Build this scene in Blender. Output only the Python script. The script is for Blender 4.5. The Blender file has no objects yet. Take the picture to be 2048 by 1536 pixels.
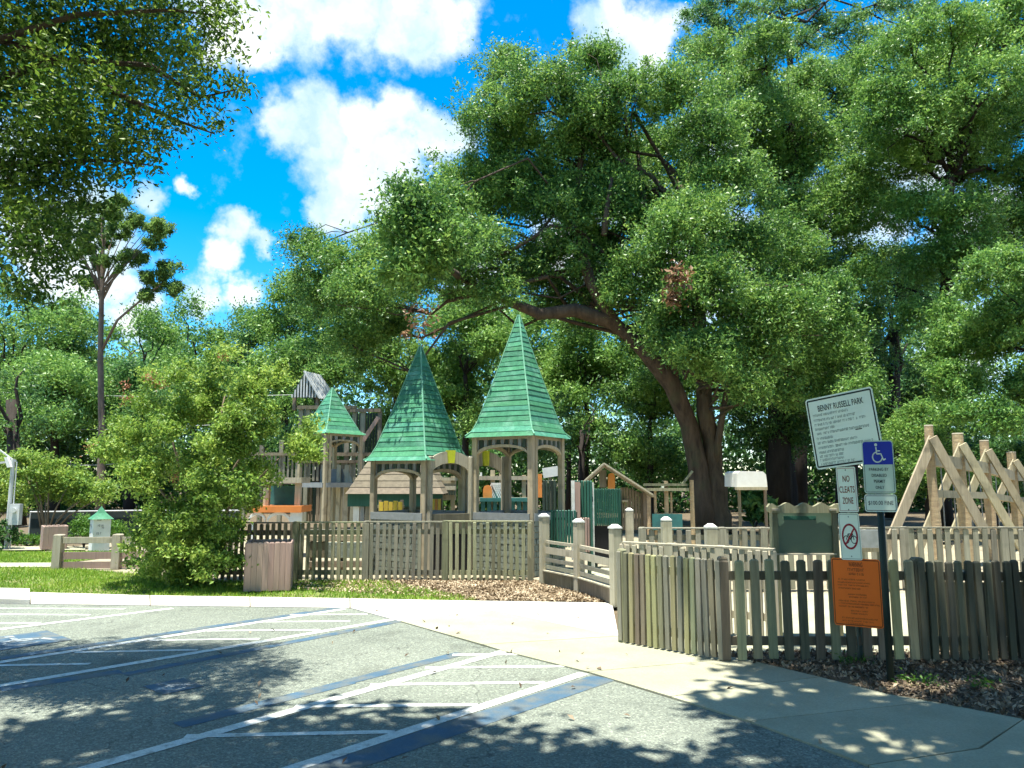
import bpy, math, random
import numpy as np
from mathutils import Vector, Matrix

random.seed(7)
rng = np.random.default_rng(11)
S = bpy.context.scene
COL = S.collection

# ------------------------------------------------------------------ camera
H = 1.8
F = 1500.0
PITCH = math.radians(7.3)
cam_d = bpy.data.cameras.new('camera')
cam = bpy.data.objects.new('camera', cam_d)
COL.objects.link(cam)
cam.location = (0, 0, H)
cam.rotation_euler = (math.radians(90) + PITCH, 0, 0)
cam_d.sensor_width = 36
cam_d.lens = F / 2048 * 36
cam_d.clip_end = 3000
S.camera = cam

SP, CP = math.sin(PITCH), math.cos(PITCH)
def ray(px, py):
    a = (px - 1024) / F
    b = (768 - py) / F
    return np.array([a, CP - b * SP, SP + b * CP])
def P(px, py, Y):
    "point at depth Y metres in front of the camera seen at photo pixel (px,py)"
    d = ray(px, py)
    t = Y / d[1]
    return np.array([d[0] * t, Y, H + d[2] * t])
def G(px, py, z=0.0):
    d = ray(px, py)
    t = (z - H) / d[2]
    return np.array([d[0] * t, d[1] * t, z])

# ------------------------------------------------------------------ sun + sky
SUN = np.array([-0.09, -0.13, 0.985])
SUN = SUN / np.linalg.norm(SUN)
sl = bpy.data.lights.new('sun', 'SUN')
sl.energy = 4.6
sl.angle = math.radians(0.53)
sl.color = (1.0, 0.975, 0.87)
so = bpy.data.objects.new('sun', sl)
COL.objects.link(so)
so.rotation_euler = Vector(SUN).to_track_quat('Z', 'Y').to_euler()

W = bpy.data.worlds.new('World')
S.world = W
W.use_nodes = True
wn = W.node_tree
wn.nodes.clear()
def wnode(t, **k):
    n = wn.nodes.new(t)
    for a, b in k.items():
        setattr(n, a, b)
    return n
wl = wn.links.new
sky = wnode('ShaderNodeTexSky', sky_type='NISHITA', sun_disc=False)
sky.sun_elevation = math.asin(SUN[2])
sky.sun_rotation = math.atan2(SUN[0], SUN[1])
sky.altitude = 300
sky.air_density = 1.0
sky.dust_density = 0.2
sky.ozone_density = 4.0
SKY_STR = 0.11
hs = wnode('ShaderNodeHueSaturation')
hs.inputs['Saturation'].default_value = 1.48
hs.inputs['Hue'].default_value = 0.494
hs.inputs['Value'].default_value = 0.95
wl(sky.outputs[0], hs.inputs['Color'])
tc = wnode('ShaderNodeTexCoord')
nrm = wnode('ShaderNodeVectorMath', operation='NORMALIZE')
wl(tc.outputs['Generated'], nrm.inputs[0])
# warp
wnz = wnode('ShaderNodeTexNoise')
wnz.inputs['Scale'].default_value = 9
wnz.inputs['Detail'].default_value = 6
wnz.inputs['Roughness'].default_value = 0.62
wl(nrm.outputs[0], wnz.inputs['Vector'])
wsub = wnode('ShaderNodeVectorMath', operation='SUBTRACT')
wl(wnz.outputs['Color'], wsub.inputs[0])
wsub.inputs[1].default_value = (0.5, 0.5, 0.5)
wsc = wnode('ShaderNodeVectorMath', operation='SCALE')
wl(wsub.outputs[0], wsc.inputs[0])
wsc.inputs['Scale'].default_value = 0.11
wadd = wnode('ShaderNodeVectorMath', operation='ADD')
wl(nrm.outputs[0], wadd.inputs[0])
wl(wsc.outputs[0], wadd.inputs[1])
clouds = [(800,250,80),(735,262,90),(862,285,72),(640,245,78),(575,262,62),(660,330,90),(765,345,105),(690,400,78),(645,425,50),(905,285,50),
          (480,55,95),(590,45,110),(700,30,110),(800,30,110),(890,40,85),(530,110,50),(460,0,90),
          (1180,65,65),(1270,72,85),(1235,25,62),(1330,60,50),
          (470,468,55),(445,522,48),(515,485,34),(410,588,52),(485,588,42),(372,362,34),(290,385,44),
          (150,500,140),(185,420,70),(20,300,90),(285,640,60),(240,570,60),
          (1900,700,140),(1980,480,130),(1700,420,120),(1400,520,150),(1150,500,120),(1560,620,130),(1250,380,90),(1450,300,110),(1850,300,120),(960,560,90)]
cur = None
for (x, y, r) in clouds:
    d = ray(x, y)
    dn = d / np.linalg.norm(d)
    rr = r / F / (np.linalg.norm(d)) * 0.98
    vd = wnode('ShaderNodeVectorMath', operation='DISTANCE')
    wl(wadd.outputs[0], vd.inputs[0])
    vd.inputs[1].default_value = tuple(dn)
    mr = wnode('ShaderNodeMapRange')
    mr.inputs['From Min'].default_value = 0
    mr.inputs['From Max'].default_value = rr * 1.25
    mr.inputs['To Min'].default_value = 1.0
    mr.inputs['To Max'].default_value = 0.0
    wl(vd.outputs['Value'], mr.inputs['Value'])
    if cur is None:
        cur = mr.outputs[0]
    else:
        mx = wnode('ShaderNodeMath', operation='SMOOTH_MAX')
        mx.inputs[2].default_value = 0.07
        wl(cur, mx.inputs[0])
        wl(mr.outputs[0], mx.inputs[1])
        cur = mx.outputs[0]
# clouds over the rest of the sky, unseen, thickened to whiten the fill light
gz = wnode('ShaderNodeTexNoise')
gz.inputs['Scale'].default_value = 3.1
gz.inputs['Detail'].default_value = 7
gz.inputs['Roughness'].default_value = 0.6
wl(nrm.outputs[0], gz.inputs['Vector'])
gmr = wnode('ShaderNodeMapRange')
gmr.inputs['From Min'].default_value = 0.45
gmr.inputs['From Max'].default_value = 0.66
wl(gz.outputs['Fac'], gmr.inputs['Value'])
fd = ray(1024, 600); fd = fd / np.linalg.norm(fd)
gdist = wnode('ShaderNodeVectorMath', operation='DISTANCE')
wl(nrm.outputs[0], gdist.inputs[0]); gdist.inputs[1].default_value = tuple(fd)
gfade = wnode('ShaderNodeMapRange')
gfade.inputs['From Min'].default_value = 0.62; gfade.inputs['From Max'].default_value = 0.85
wl(gdist.outputs['Value'], gfade.inputs['Value'])
gmul = wnode('ShaderNodeMath', operation='MULTIPLY')
wl(gmr.outputs[0], gmul.inputs[0]); wl(gfade.outputs[0], gmul.inputs[1])
gm = wnode('ShaderNodeMath', operation='MAXIMUM')
wl(cur, gm.inputs[0])
wl(gmul.outputs[0], gm.inputs[1])
# erode with fine noise
ez = wnode('ShaderNodeTexNoise')
ez.inputs['Scale'].default_value = 26
ez.inputs['Detail'].default_value = 8
ez.inputs['Roughness'].default_value = 0.6
wl(nrm.outputs[0], ez.inputs['Vector'])
em = wnode('ShaderNodeMath', operation='MULTIPLY_ADD')
wl(ez.outputs['Fac'], em.inputs[0])
em.inputs[1].default_value = 0.95
em.inputs[2].default_value = -0.50
ea = wnode('ShaderNodeMath', operation='ADD')
wl(gm.outputs[0], ea.inputs[0])
wl(em.outputs[0], ea.inputs[1])
cm = wnode('ShaderNodeMapRange', interpolation_type='SMOOTHSTEP')
cm.inputs['From Min'].default_value = 0.08
cm.inputs['From Max'].default_value = 0.62
wl(ea.outputs[0], cm.inputs['Value'])
# cloud colour: bright puffs, blue-grey shading painted in by noise
sz = wnode('ShaderNodeTexNoise')
sz.inputs['Scale'].default_value = 9
sz.inputs['Detail'].default_value = 6
wl(wadd.outputs[0], sz.inputs['Vector'])
sr = wnode('ShaderNodeMapRange')
sr.inputs['From Min'].default_value = 0.36
sr.inputs['From Max'].default_value = 0.62
wl(sz.outputs['Fac'], sr.inputs['Value'])
cc = wnode('ShaderNodeMix', data_type='RGBA')
k = 1.0 / SKY_STR
cc.inputs['A'].default_value = (0.19 * k, 0.29 * k, 0.35 * k, 1)
cc.inputs['B'].default_value = (0.44 * k, 0.455 * k, 0.45 * k, 1)
wl(sr.outputs[0], cc.inputs['Factor'])
mixc = wnode('ShaderNodeMix', data_type='RGBA')
wl(cm.outputs[0], mixc.inputs['Factor'])
wl(hs.outputs[0], mixc.inputs['A'])
wl(cc.outputs['Result'], mixc.inputs['B'])
bg = wnode('ShaderNodeBackground')
bg.inputs['Strength'].default_value = SKY_STR
wl(mixc.outputs['Result'], bg.inputs['Color'])
wo = wnode('ShaderNodeOutputWorld')
wl(bg.outputs[0], wo.inputs['Surface'])

S.view_settings.view_transform = 'Standard'
S.view_settings.look = 'None'
S.view_settings.gamma = 1
S.view_settings.use_curve_mapping = False
S.view_settings.exposure = 1.6
cy = S.cycles
cy.max_bounces = 6
cy.diffuse_bounces = 3
cy.glossy_bounces = 2
cy.transmission_bounces = 3
cy.transparent_max_bounces = 4
cy.caustics_reflective = False
cy.caustics_refractive = False
cy.use_denoising = True
cy.use_adaptive_sampling = True
cy.adaptive_threshold = 0.02
cy.sample_clamp_indirect = 4

# ------------------------------------------------------------------ materials
MATS = {}
def nodemat(name):
    m = bpy.data.materials.new(name)
    m.use_nodes = True
    nt = m.node_tree
    nt.nodes.clear()
    out = nt.nodes.new('ShaderNodeOutputMaterial')
    MATS[name] = m
    return m, nt, out
def ramp(nt, stops):
    r = nt.nodes.new('ShaderNodeValToRGB')
    e = r.color_ramp.elements
    while len(e) < len(stops):
        e.new(0.5)
    for i, (p, c) in enumerate(stops):
        e[i].position = p
        e[i].color = (c[0], c[1], c[2], 1)
    return r
def surf(name, c, c2=None, scale=(6, 6, 6), rough=0.8, bump=0.15, objrand=0.12, detail=5, spec=0.25, dirt=None, world=False, fine=None):
    "weathered solid surface: two tones through noise, per-object value shift, bump"
    m, nt, out = nodemat(name)
    L = nt.links.new
    c2 = c2 or tuple(x * 0.72 for x in c)
    t = nt.nodes.new('ShaderNodeTexCoord')
    mp = nt.nodes.new('ShaderNodeMapping')
    mp.inputs['Scale'].default_value = scale
    if world:
        geo = nt.nodes.new('ShaderNodeNewGeometry')
        L(geo.outputs['Position'], mp.inputs['Vector'])
    else:
        oi0 = nt.nodes.new('ShaderNodeObjectInfo')
        ml = nt.nodes.new('ShaderNodeMath'); ml.operation = 'MULTIPLY'
        L(oi0.outputs['Random'], ml.inputs[0]); ml.inputs[1].default_value = 37.0
        L(t.outputs['Object'], mp.inputs['Vector'])
        L(ml.outputs[0], mp.inputs['Location'])
    n = nt.nodes.new('ShaderNodeTexNoise')
    n.inputs['Scale'].default_value = 1
    n.inputs['Detail'].default_value = detail
    n.inputs['Roughness'].default_value = 0.65
    L(mp.outputs[0], n.inputs['Vector'])
    r = ramp(nt, [(0.3, c2), (0.68, c)])
    L(n.outputs['Fac'], r.inputs['Fac'])
    col = r.outputs['Color']
    if dirt:
        n2 = nt.nodes.new('ShaderNodeTexNoise')
        n2.inputs['Scale'].default_value = dirt[1]
        n2.inputs['Detail'].default_value = 4
        if world:
            L(geo.outputs['Position'], n2.inputs['Vector'])
        else:
            L(t.outputs['Object'], n2.inputs['Vector'])
        mr = nt.nodes.new('ShaderNodeMapRange')
        mr.inputs['From Min'].default_value = dirt[2]
        mr.inputs['From Max'].default_value = dirt[2] + 0.2
        mr.inputs['To Max'].default_value = dirt[3]
        L(n2.outputs['Fac'], mr.inputs['Value'])
        mx = nt.nodes.new('ShaderNodeMix'); mx.data_type = 'RGBA'
        L(mr.outputs[0], mx.inputs['Factor'])
        L(col, mx.inputs['A'])
        mx.inputs['B'].default_value = (*dirt[0], 1)
        col = mx.outputs['Result']
    if fine:
        n3 = nt.nodes.new('ShaderNodeTexNoise')
        n3.inputs['Scale'].default_value = fine[0]
        n3.inputs['Detail'].default_value = 3
        n3.inputs['Roughness'].default_value = 0.8
        if world:
            L(geo.outputs['Position'], n3.inputs['Vector'])
        else:
            L(t.outputs['Object'], n3.inputs['Vector'])
        mr = nt.nodes.new('ShaderNodeMapRange')
        mr.inputs['From Min'].default_value = 0.3
        mr.inputs['From Max'].default_value = 0.7
        mr.inputs['To Min'].default_value = 1 - fine[1]
        mr.inputs['To Max'].default_value = 1 + fine[1]
        L(n3.outputs['Fac'], mr.inputs['Value'])
        h3 = nt.nodes.new('ShaderNodeHueSaturation')
        L(mr.outputs[0], h3.inputs['Value'])
        L(col, h3.inputs['Color'])
        col = h3.outputs[0]
    if objrand:
        oi = nt.nodes.new('ShaderNodeObjectInfo')
        h = nt.nodes.new('ShaderNodeHueSaturation')
        mr = nt.nodes.new('ShaderNodeMapRange')
        mr.inputs['To Min'].default_value = 1 - objrand
        mr.inputs['To Max'].default_value = 1 + objrand
        L(oi.outputs['Random'], mr.inputs['Value'])
        L(mr.outputs[0], h.inputs['Value'])
        mh = nt.nodes.new('ShaderNodeMapRange')
        mh.inputs['To Min'].default_value = 0.5 - objrand * 0.08
        mh.inputs['To Max'].default_value = 0.5 + objrand * 0.08
        ms = nt.nodes.new('ShaderNodeMath'); ms.operation = 'FRACT'
        mm = nt.nodes.new('ShaderNodeMath'); mm.operation = 'MULTIPLY'
        L(oi.outputs['Random'], mm.inputs[0]); mm.inputs[1].default_value = 13.7
        L(mm.outputs[0], ms.inputs[0]); L(ms.outputs[0], mh.inputs['Value'])
        L(mh.outputs[0], h.inputs['Hue'])
        L(col, h.inputs['Color'])
        col = h.outputs[0]
    b = nt.nodes.new('ShaderNodeBsdfPrincipled')
    L(col, b.inputs['Base Color'])
    b.inputs['Roughness'].default_value = rough
    b.inputs['Specular IOR Level'].default_value = spec
    if bump:
        bp = nt.nodes.new('ShaderNodeBump')
        bp.inputs['Strength'].default_value = bump
        bp.inputs['Distance'].default_value = 0.09 if name.startswith('bark') else 0.02
        L(n3.outputs['Fac'] if fine else n.outputs['Fac'], bp.inputs['Height'])
        L(bp.outputs[0], b.inputs['Normal'])
    L(b.outputs[0], out.inputs[0])
    return m
def leafmat(name, dark, mid, light, trans=0.36, patch=0.45, rough=0.45):
    m, nt, out = nodemat(name)
    L = nt.links.new
    geo = nt.nodes.new('ShaderNodeNewGeometry')
    n = nt.nodes.new('ShaderNodeTexNoise')
    n.inputs['Scale'].default_value = patch
    n.inputs['Detail'].default_value = 3
    L(geo.outputs['Position'], n.inputs['Vector'])
    mr = nt.nodes.new('ShaderNodeMapRange')
    mr.inputs['From Min'].default_value = 0.3
    mr.inputs['From Max'].default_value = 0.7
    mr.inputs['To Min'].default_value = -0.28
    mr.inputs['To Max'].default_value = 0.28
    L(n.outputs['Fac'], mr.inputs['Value'])
    a = nt.nodes.new('ShaderNodeMath'); a.operation = 'ADD'
    L(geo.outputs['Random Per Island'], a.inputs[0])
    L(mr.outputs[0], a.inputs[1])
    r = ramp(nt, [(0.05, dark), (0.5, mid), (0.95, light)])
    L(a.outputs[0], r.inputs['Fac'])
    b = nt.nodes.new('ShaderNodeBsdfPrincipled')
    b.inputs['Roughness'].default_value = rough
    b.inputs['Specular IOR Level'].default_value = 0.34
    L(r.outputs['Color'], b.inputs['Base Color'])
    tr = nt.nodes.new('ShaderNodeBsdfTranslucent')
    h = nt.nodes.new('ShaderNodeHueSaturation')
    h.inputs['Hue'].default_value = 0.485
    h.inputs['Value'].default_value = 1.25
    L(r.outputs['Color'], h.inputs['Color'])
    L(h.outputs[0], tr.inputs['Color'])
    mx = nt.nodes.new('ShaderNodeMixShader')
    mx.inputs[0].default_value = trans
    L(b.outputs[0], mx.inputs[1])
    L(tr.outputs[0], mx.inputs[2])
    L(mx.outputs[0], out.inputs[0])
    return m

def asphalt_mat():
    m, nt, out = nodemat('asphalt')
    L = nt.links.new
    N = nt.nodes.new
    geo = N('ShaderNodeNewGeometry')
    def noise(scale, detail=4, rough=.6):
        n = N('ShaderNodeTexNoise'); n.inputs['Scale'].default_value = scale; n.inputs['Detail'].default_value = detail; n.inputs['Roughness'].default_value = rough
        L(geo.outputs['Position'], n.inputs['Vector']); return n
    def mixc(f, a, b, bl='MIX'):
        x = N('ShaderNodeMix'); x.data_type = 'RGBA'; x.blend_type = bl
        for sock, v in ((x.inputs['Factor'], f), (x.inputs['A'], a), (x.inputs['B'], b)):
            if hasattr(v, 'is_linked'): L(v, sock)
            else: sock.default_value = v
        return x.outputs['Result']
    def mrange(v, a, b, c, d):
        x = N('ShaderNodeMapRange'); L(v, x.inputs['Value'])
        for k_, q in (('From Min', a), ('From Max', b), ('To Min', c), ('To Max', d)): x.inputs[k_].default_value = q
        return x.outputs[0]
    big = noise(0.5, 5)
    col = ramp(nt, [(0.32, (0.136, 0.151, 0.126)), (0.68, (0.192, 0.209, 0.174))]); L(big.outputs['Fac'], col.inputs['Fac'])
    # aggregate stones
    v = N('ShaderNodeTexVoronoi'); v.inputs['Scale'].default_value = 75; L(geo.outputs['Position'], v.inputs['Vector'])
    st = ramp(nt, [(0.0, (0.45, 0.45, 0.45)), (0.5, (0.95, 0.95, 0.95)), (0.85, (1.3, 1.3, 1.25)), (1.0, (2.1, 2.1, 2.0))])
    sep = N('ShaderNodeSeparateColor'); L(v.outputs['Color'], sep.inputs[0]); L(sep.outputs[0], st.inputs['Fac'])
    c = mixc(0.6, col.outputs['Color'], st.outputs['Color'], 'MULTIPLY')
    # oil and tyre stains
    oil = noise(1.1, 3); c = mixc(mrange(oil.outputs['Fac'], .58, .75, 0, .45), c, (0.055, 0.058, 0.05, 1))
    # cracks
    wz = noise(1.6, 4)
    wa = N('ShaderNodeVectorMath'); wa.operation = 'MULTIPLY_ADD'; L(wz.outputs['Color'], wa.inputs[0]); wa.inputs[1].default_value = (.9, .9, .9); L(geo.outputs['Position'], wa.inputs[2])
    cv = N('ShaderNodeTexVoronoi'); cv.feature = 'DISTANCE_TO_EDGE'; cv.inputs['Scale'].default_value = 0.33; L(wa.outputs[0], cv.inputs['Vector'])
    c = mixc(mrange(cv.outputs['Distance'], 0.0, .005, .5, 0), c, (0.03, 0.03, 0.028, 1))
    b = N('ShaderNodeBsdfPrincipled'); L(c, b.inputs['Base Color']); b.inputs['Roughness'].default_value = .9; b.inputs['Specular IOR Level'].default_value = .2
    bp = N('ShaderNodeBump'); bp.inputs['Strength'].default_value = .6; bp.inputs['Distance'].default_value = .01; L(v.outputs['Distance'], bp.inputs['Height']); L(bp.outputs[0], b.inputs['Normal'])
    L(b.outputs[0], out.inputs[0])
asphalt_mat()
surf('paint_white', (0.60, 0.61, 0.56), (0.42, 0.43, 0.40), (9, 9, 9), rough=0.7, bump=0.1, objrand=0, world=True, dirt=((0.15, 0.155, 0.135), 11, 0.54, 0.8), fine=(80, 0.25))
surf('paint_worn', (0.34, 0.36, 0.36), (0.18, 0.21, 0.22), (9, 9, 9), rough=0.7, bump=0.1, objrand=0, world=True, dirt=((0.10, 0.13, 0.15), 12, 0.45, 0.85), fine=(80, 0.25))
surf('paint_blue', (0.055, 0.105, 0.155), (0.045, 0.085, 0.125), (4, 4, 4), rough=0.7, bump=0.1, objrand=0, world=True, dirt=((0.115, 0.125, 0.115), 4.5, 0.42, 0.85), fine=(70, 0.2))
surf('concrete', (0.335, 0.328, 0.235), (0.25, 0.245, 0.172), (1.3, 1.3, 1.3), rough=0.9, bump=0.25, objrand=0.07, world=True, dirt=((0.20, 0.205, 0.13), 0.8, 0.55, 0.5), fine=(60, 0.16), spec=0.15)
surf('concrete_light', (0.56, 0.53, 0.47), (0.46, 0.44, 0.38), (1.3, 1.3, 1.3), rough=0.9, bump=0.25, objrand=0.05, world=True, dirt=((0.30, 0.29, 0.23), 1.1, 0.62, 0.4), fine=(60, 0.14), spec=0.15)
surf('soil', (0.13, 0.10, 0.06), (0.08, 0.06, 0.04), (3, 3, 3), rough=0.95, objrand=0, world=True, bump=0.4, fine=(22, 0.35))
surf('lawn_soil', (0.105, 0.15, 0.03), (0.20, 0.18, 0.08), (0.9, 0.9, 0.9), rough=0.95, objrand=0, world=True, bump=0.4, fine=(30, 0.3))
surf('sand', (0.30, 0.26, 0.18), (0.22, 0.19, 0.13), (1, 1, 1), rough=0.95, objrand=0, world=True, bump=0.3, fine=(18, 0.25))
VS = (26, 26, 1.6)
DRT = dict(dirt=((0.075, 0.072, 0.05), 3.2, 0.54, 0.6))
surf('lumber_grey', (0.27, 0.255, 0.195), (0.16, 0.152, 0.115), VS, objrand=0.24, **DRT)
surf('lumber_olive', (0.285, 0.28, 0.17), (0.165, 0.162, 0.10), VS, objrand=0.32, **DRT)
surf('lumber_tan', (0.42, 0.36, 0.24), (0.29, 0.245, 0.16), VS, objrand=0.16, **DRT)
surf('lumber_straw', (0.40, 0.37, 0.19), (0.27, 0.25, 0.13), VS, objrand=0.2, **DRT)
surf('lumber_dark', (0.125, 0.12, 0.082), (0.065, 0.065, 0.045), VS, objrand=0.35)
surf('lumber_brown', (0.215, 0.18, 0.125), (0.125, 0.105, 0.072), VS, objrand=0.25, **DRT)
surf('lumber_mauve', (0.38, 0.265, 0.215), (0.28, 0.20, 0.165), VS, objrand=0.12)
surf('lumber_pale', (0.44, 0.40, 0.30), (0.31, 0.28, 0.20), VS, objrand=0.12, **DRT)
surf('cap_white', (0.72, 0.72, 0.68), (0.55, 0.55, 0.5), (9, 9, 9), objrand=0.05)
surf('slat_green', (0.035, 0.125, 0.090), (0.022, 0.085, 0.062), VS, objrand=0.18, rough=0.55)
surf('slat_dark', (0.055, 0.085, 0.065), (0.03, 0.045, 0.035), VS, objrand=0.3)
surf('shingle_green', (0.058, 0.225, 0.125), (0.030, 0.135, 0.078), (9, 9, 2.2), objrand=0.22, rough=0.7, detail=7, bump=0.4, dirt=((0.14, 0.30, 0.215), 4, 0.53, 0.6), fine=(40, 0.18))
surf('hip_green', (0.17, 0.38, 0.26), (0.10, 0.26, 0.17), (6, 6, 6), objrand=0.05)
surf('shingle_brown', (0.19, 0.155, 0.11), (0.12, 0.098, 0.07), (9, 9, 9), objrand=0.15)
surf('stone_block', (0.225, 0.255, 0.215), (0.13, 0.15, 0.13), (14, 14, 14), objrand=0.1, bump=0.5)
surf('grey_board', (0.26, 0.275, 0.275), (0.19, 0.205, 0.205), (7, 7, 7), objrand=0.1)
surf('orange_panel', (0.62, 0.24, 0.06), (0.52, 0.19, 0.05), (6, 6, 6), objrand=0.08, rough=0.5)
surf('yellow_panel', (0.60, 0.44, 0.06), (0.48, 0.33, 0.05), (6, 6, 6), objrand=0.1, rough=0.5)
surf('keystone_yellow', (0.55, 0.56, 0.03), (0.42, 0.44, 0.03), (6, 6, 6), objrand=0.05, rough=0.5)
surf('play_white', (0.72, 0.73, 0.70), (0.58, 0.59, 0.57), (4, 4, 4), objrand=0.05, rough=0.5)
surf('play_teal', (0.04, 0.16, 0.15), (0.03, 0.1, 0.1), (4, 4, 4), objrand=0.1, rough=0.5)
surf('board_green', (0.10, 0.155, 0.10), (0.08, 0.125, 0.085), (2.5, 2.5, 2.5), objrand=0, rough=0.35, spec=0.5)
surf('log', (0.45, 0.35, 0.20), (0.30, 0.22, 0.13), (5, 5, 16), objrand=0.12, bump=0.5)
surf('metal_roof', (0.78, 0.78, 0.72), (0.65, 0.64, 0.56), (3, 3, 3), objrand=0, rough=0.4)
surf('tin_light', (0.55, 0.56, 0.55), (0.40, 0.41, 0.41), (3, 3, 3), objrand=0.1, rough=0.45)
surf('post_dark', (0.022, 0.038, 0.032), (0.014, 0.024, 0.02), (8, 8, 3), objrand=0, rough=0.5)
surf('post_galv', (0.16, 0.20, 0.175), (0.10, 0.13, 0.115), (8, 8, 3), objrand=0, rough=0.5)
surf('sign_white', (0.76, 0.84, 0.70), (0.70, 0.79, 0.65), (3, 3, 3), objrand=0, rough=0.45, bump=0)
surf('sign_back', (0.5, 0.55, 0.5), None, (3, 3, 3), objrand=0, rough=0.4, bump=0)
surf('sign_pale', (0.55, 0.68, 0.54), (0.50, 0.62, 0.50), (3, 3, 3), objrand=0, rough=0.45, bump=0)
surf('sign_black', (0.02, 0.03, 0.025), None, (3, 3, 3), objrand=0, rough=0.5, bump=0)
surf('sign_grey', (0.20, 0.25, 0.21), None, (3, 3, 3), objrand=0, rough=0.5, bump=0)
surf('sign_red', (0.36, 0.025, 0.035), (0.3, 0.02, 0.03), (3, 3, 3), objrand=0, rough=0.5, bump=0)
surf('sign_blue', (0.012, 0.035, 0.40), (0.01, 0.03, 0.34), (3, 3, 3), objrand=0, rough=0.4, bump=0)
surf('sign_orange', (0.90, 0.18, 0.015), (0.80, 0.15, 0.015), (4, 4, 1.5), objrand=0, rough=0.4, bump=0)
surf('sign_brown', (0.24, 0.055, 0.012), None, (3, 3, 3), objrand=0, rough=0.5, bump=0)
surf('bark_oak', (0.125, 0.092, 0.062), (0.045, 0.033, 0.024), (5, 5, 1.1), rough=0.95, bump=0.9, objrand=0.12, detail=7, dirt=((0.07, 0.10, 0.05), 1.2, 0.55, 0.5))
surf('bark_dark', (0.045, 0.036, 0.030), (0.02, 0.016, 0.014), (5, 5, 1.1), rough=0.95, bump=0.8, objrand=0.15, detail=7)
surf('bark_pine', (0.24, 0.185, 0.14), (0.12, 0.09, 0.07), (6, 6, 1.6), rough=0.95, bump=0.8, objrand=0.05, detail=7)
surf('bark_myrtle', (0.22, 0.17, 0.11), (0.13, 0.10, 0.07), (8, 8, 2), rough=0.8, bump=0.4, objrand=0.05)
surf('wire', (0.5, 0.52, 0.5), None, (2, 2, 2), objrand=0, rough=0.5, bump=0)
surf('screen_dark', (0.03, 0.045, 0.045), (0.02, 0.03, 0.03), (4, 4, 4), objrand=0)
surf('rubber_and_shade_black', (0.012, 0.012, 0.014), None, (4, 4, 4), objrand=0, rough=0.5)  # rubber black, reused as painted shade in the dark voids
surf('chain', (0.25, 0.26, 0.25), None, (4, 4, 4), objrand=0, rough=0.4)
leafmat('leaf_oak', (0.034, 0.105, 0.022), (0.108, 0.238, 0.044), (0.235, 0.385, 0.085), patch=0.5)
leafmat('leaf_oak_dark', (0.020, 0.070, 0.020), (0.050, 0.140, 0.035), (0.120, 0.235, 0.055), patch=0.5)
leafmat('leaf_bright', (0.055, 0.145, 0.028), (0.130, 0.275, 0.052), (0.24, 0.40, 0.09), patch=0.4)
leafmat('leaf_mid', (0.040, 0.120, 0.026), (0.112, 0.250, 0.048), (0.220, 0.375, 0.080), patch=0.35)
leafmat('leaf_cool', (0.030, 0.108, 0.032), (0.088, 0.212, 0.054), (0.180, 0.320, 0.080), patch=0.3)
leafmat('leaf_near', (0.028, 0.082, 0.010), (0.080, 0.175, 0.022), (0.19, 0.30, 0.045), patch=1.2, trans=0.42)
leafmat('leaf_myrtle', (0.085, 0.18, 0.030), (0.18, 0.31, 0.048), (0.31, 0.42, 0.08), patch=1.1, trans=0.4)
leafmat('leaf_pine', (0.070, 0.150, 0.034), (0.125, 0.235, 0.050), (0.20, 0.32, 0.07), patch=0.6, trans=0.4)
leafmat('leaf_hedge', (0.035, 0.11, 0.014), (0.07, 0.18, 0.02), (0.12, 0.25, 0.03), patch=2)
leafmat('leaf_dead', (0.10, 0.055, 0.025), (0.18, 0.095, 0.045), (0.27, 0.16, 0.08), patch=2, trans=0.2)
leafmat('leaf_pink', (0.22, 0.09, 0.05), (0.36, 0.16, 0.08), (0.45, 0.24, 0.12), patch=2, trans=0.3)
leafmat('grass', (0.085, 0.190, 0.016), (0.16, 0.31, 0.022), (0.27, 0.37, 0.05), patch=0.6, trans=0.35, rough=0.6)
leafmat('litter', (0.13, 0.09, 0.05), (0.30, 0.225, 0.14), (0.52, 0.42, 0.29), patch=1.4, trans=0.05, rough=0.8)
leafmat('litter_dark', (0.075, 0.052, 0.035), (0.16, 0.115, 0.075), (0.36, 0.28, 0.19), patch=1.4, trans=0.05, rough=0.8)

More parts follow.
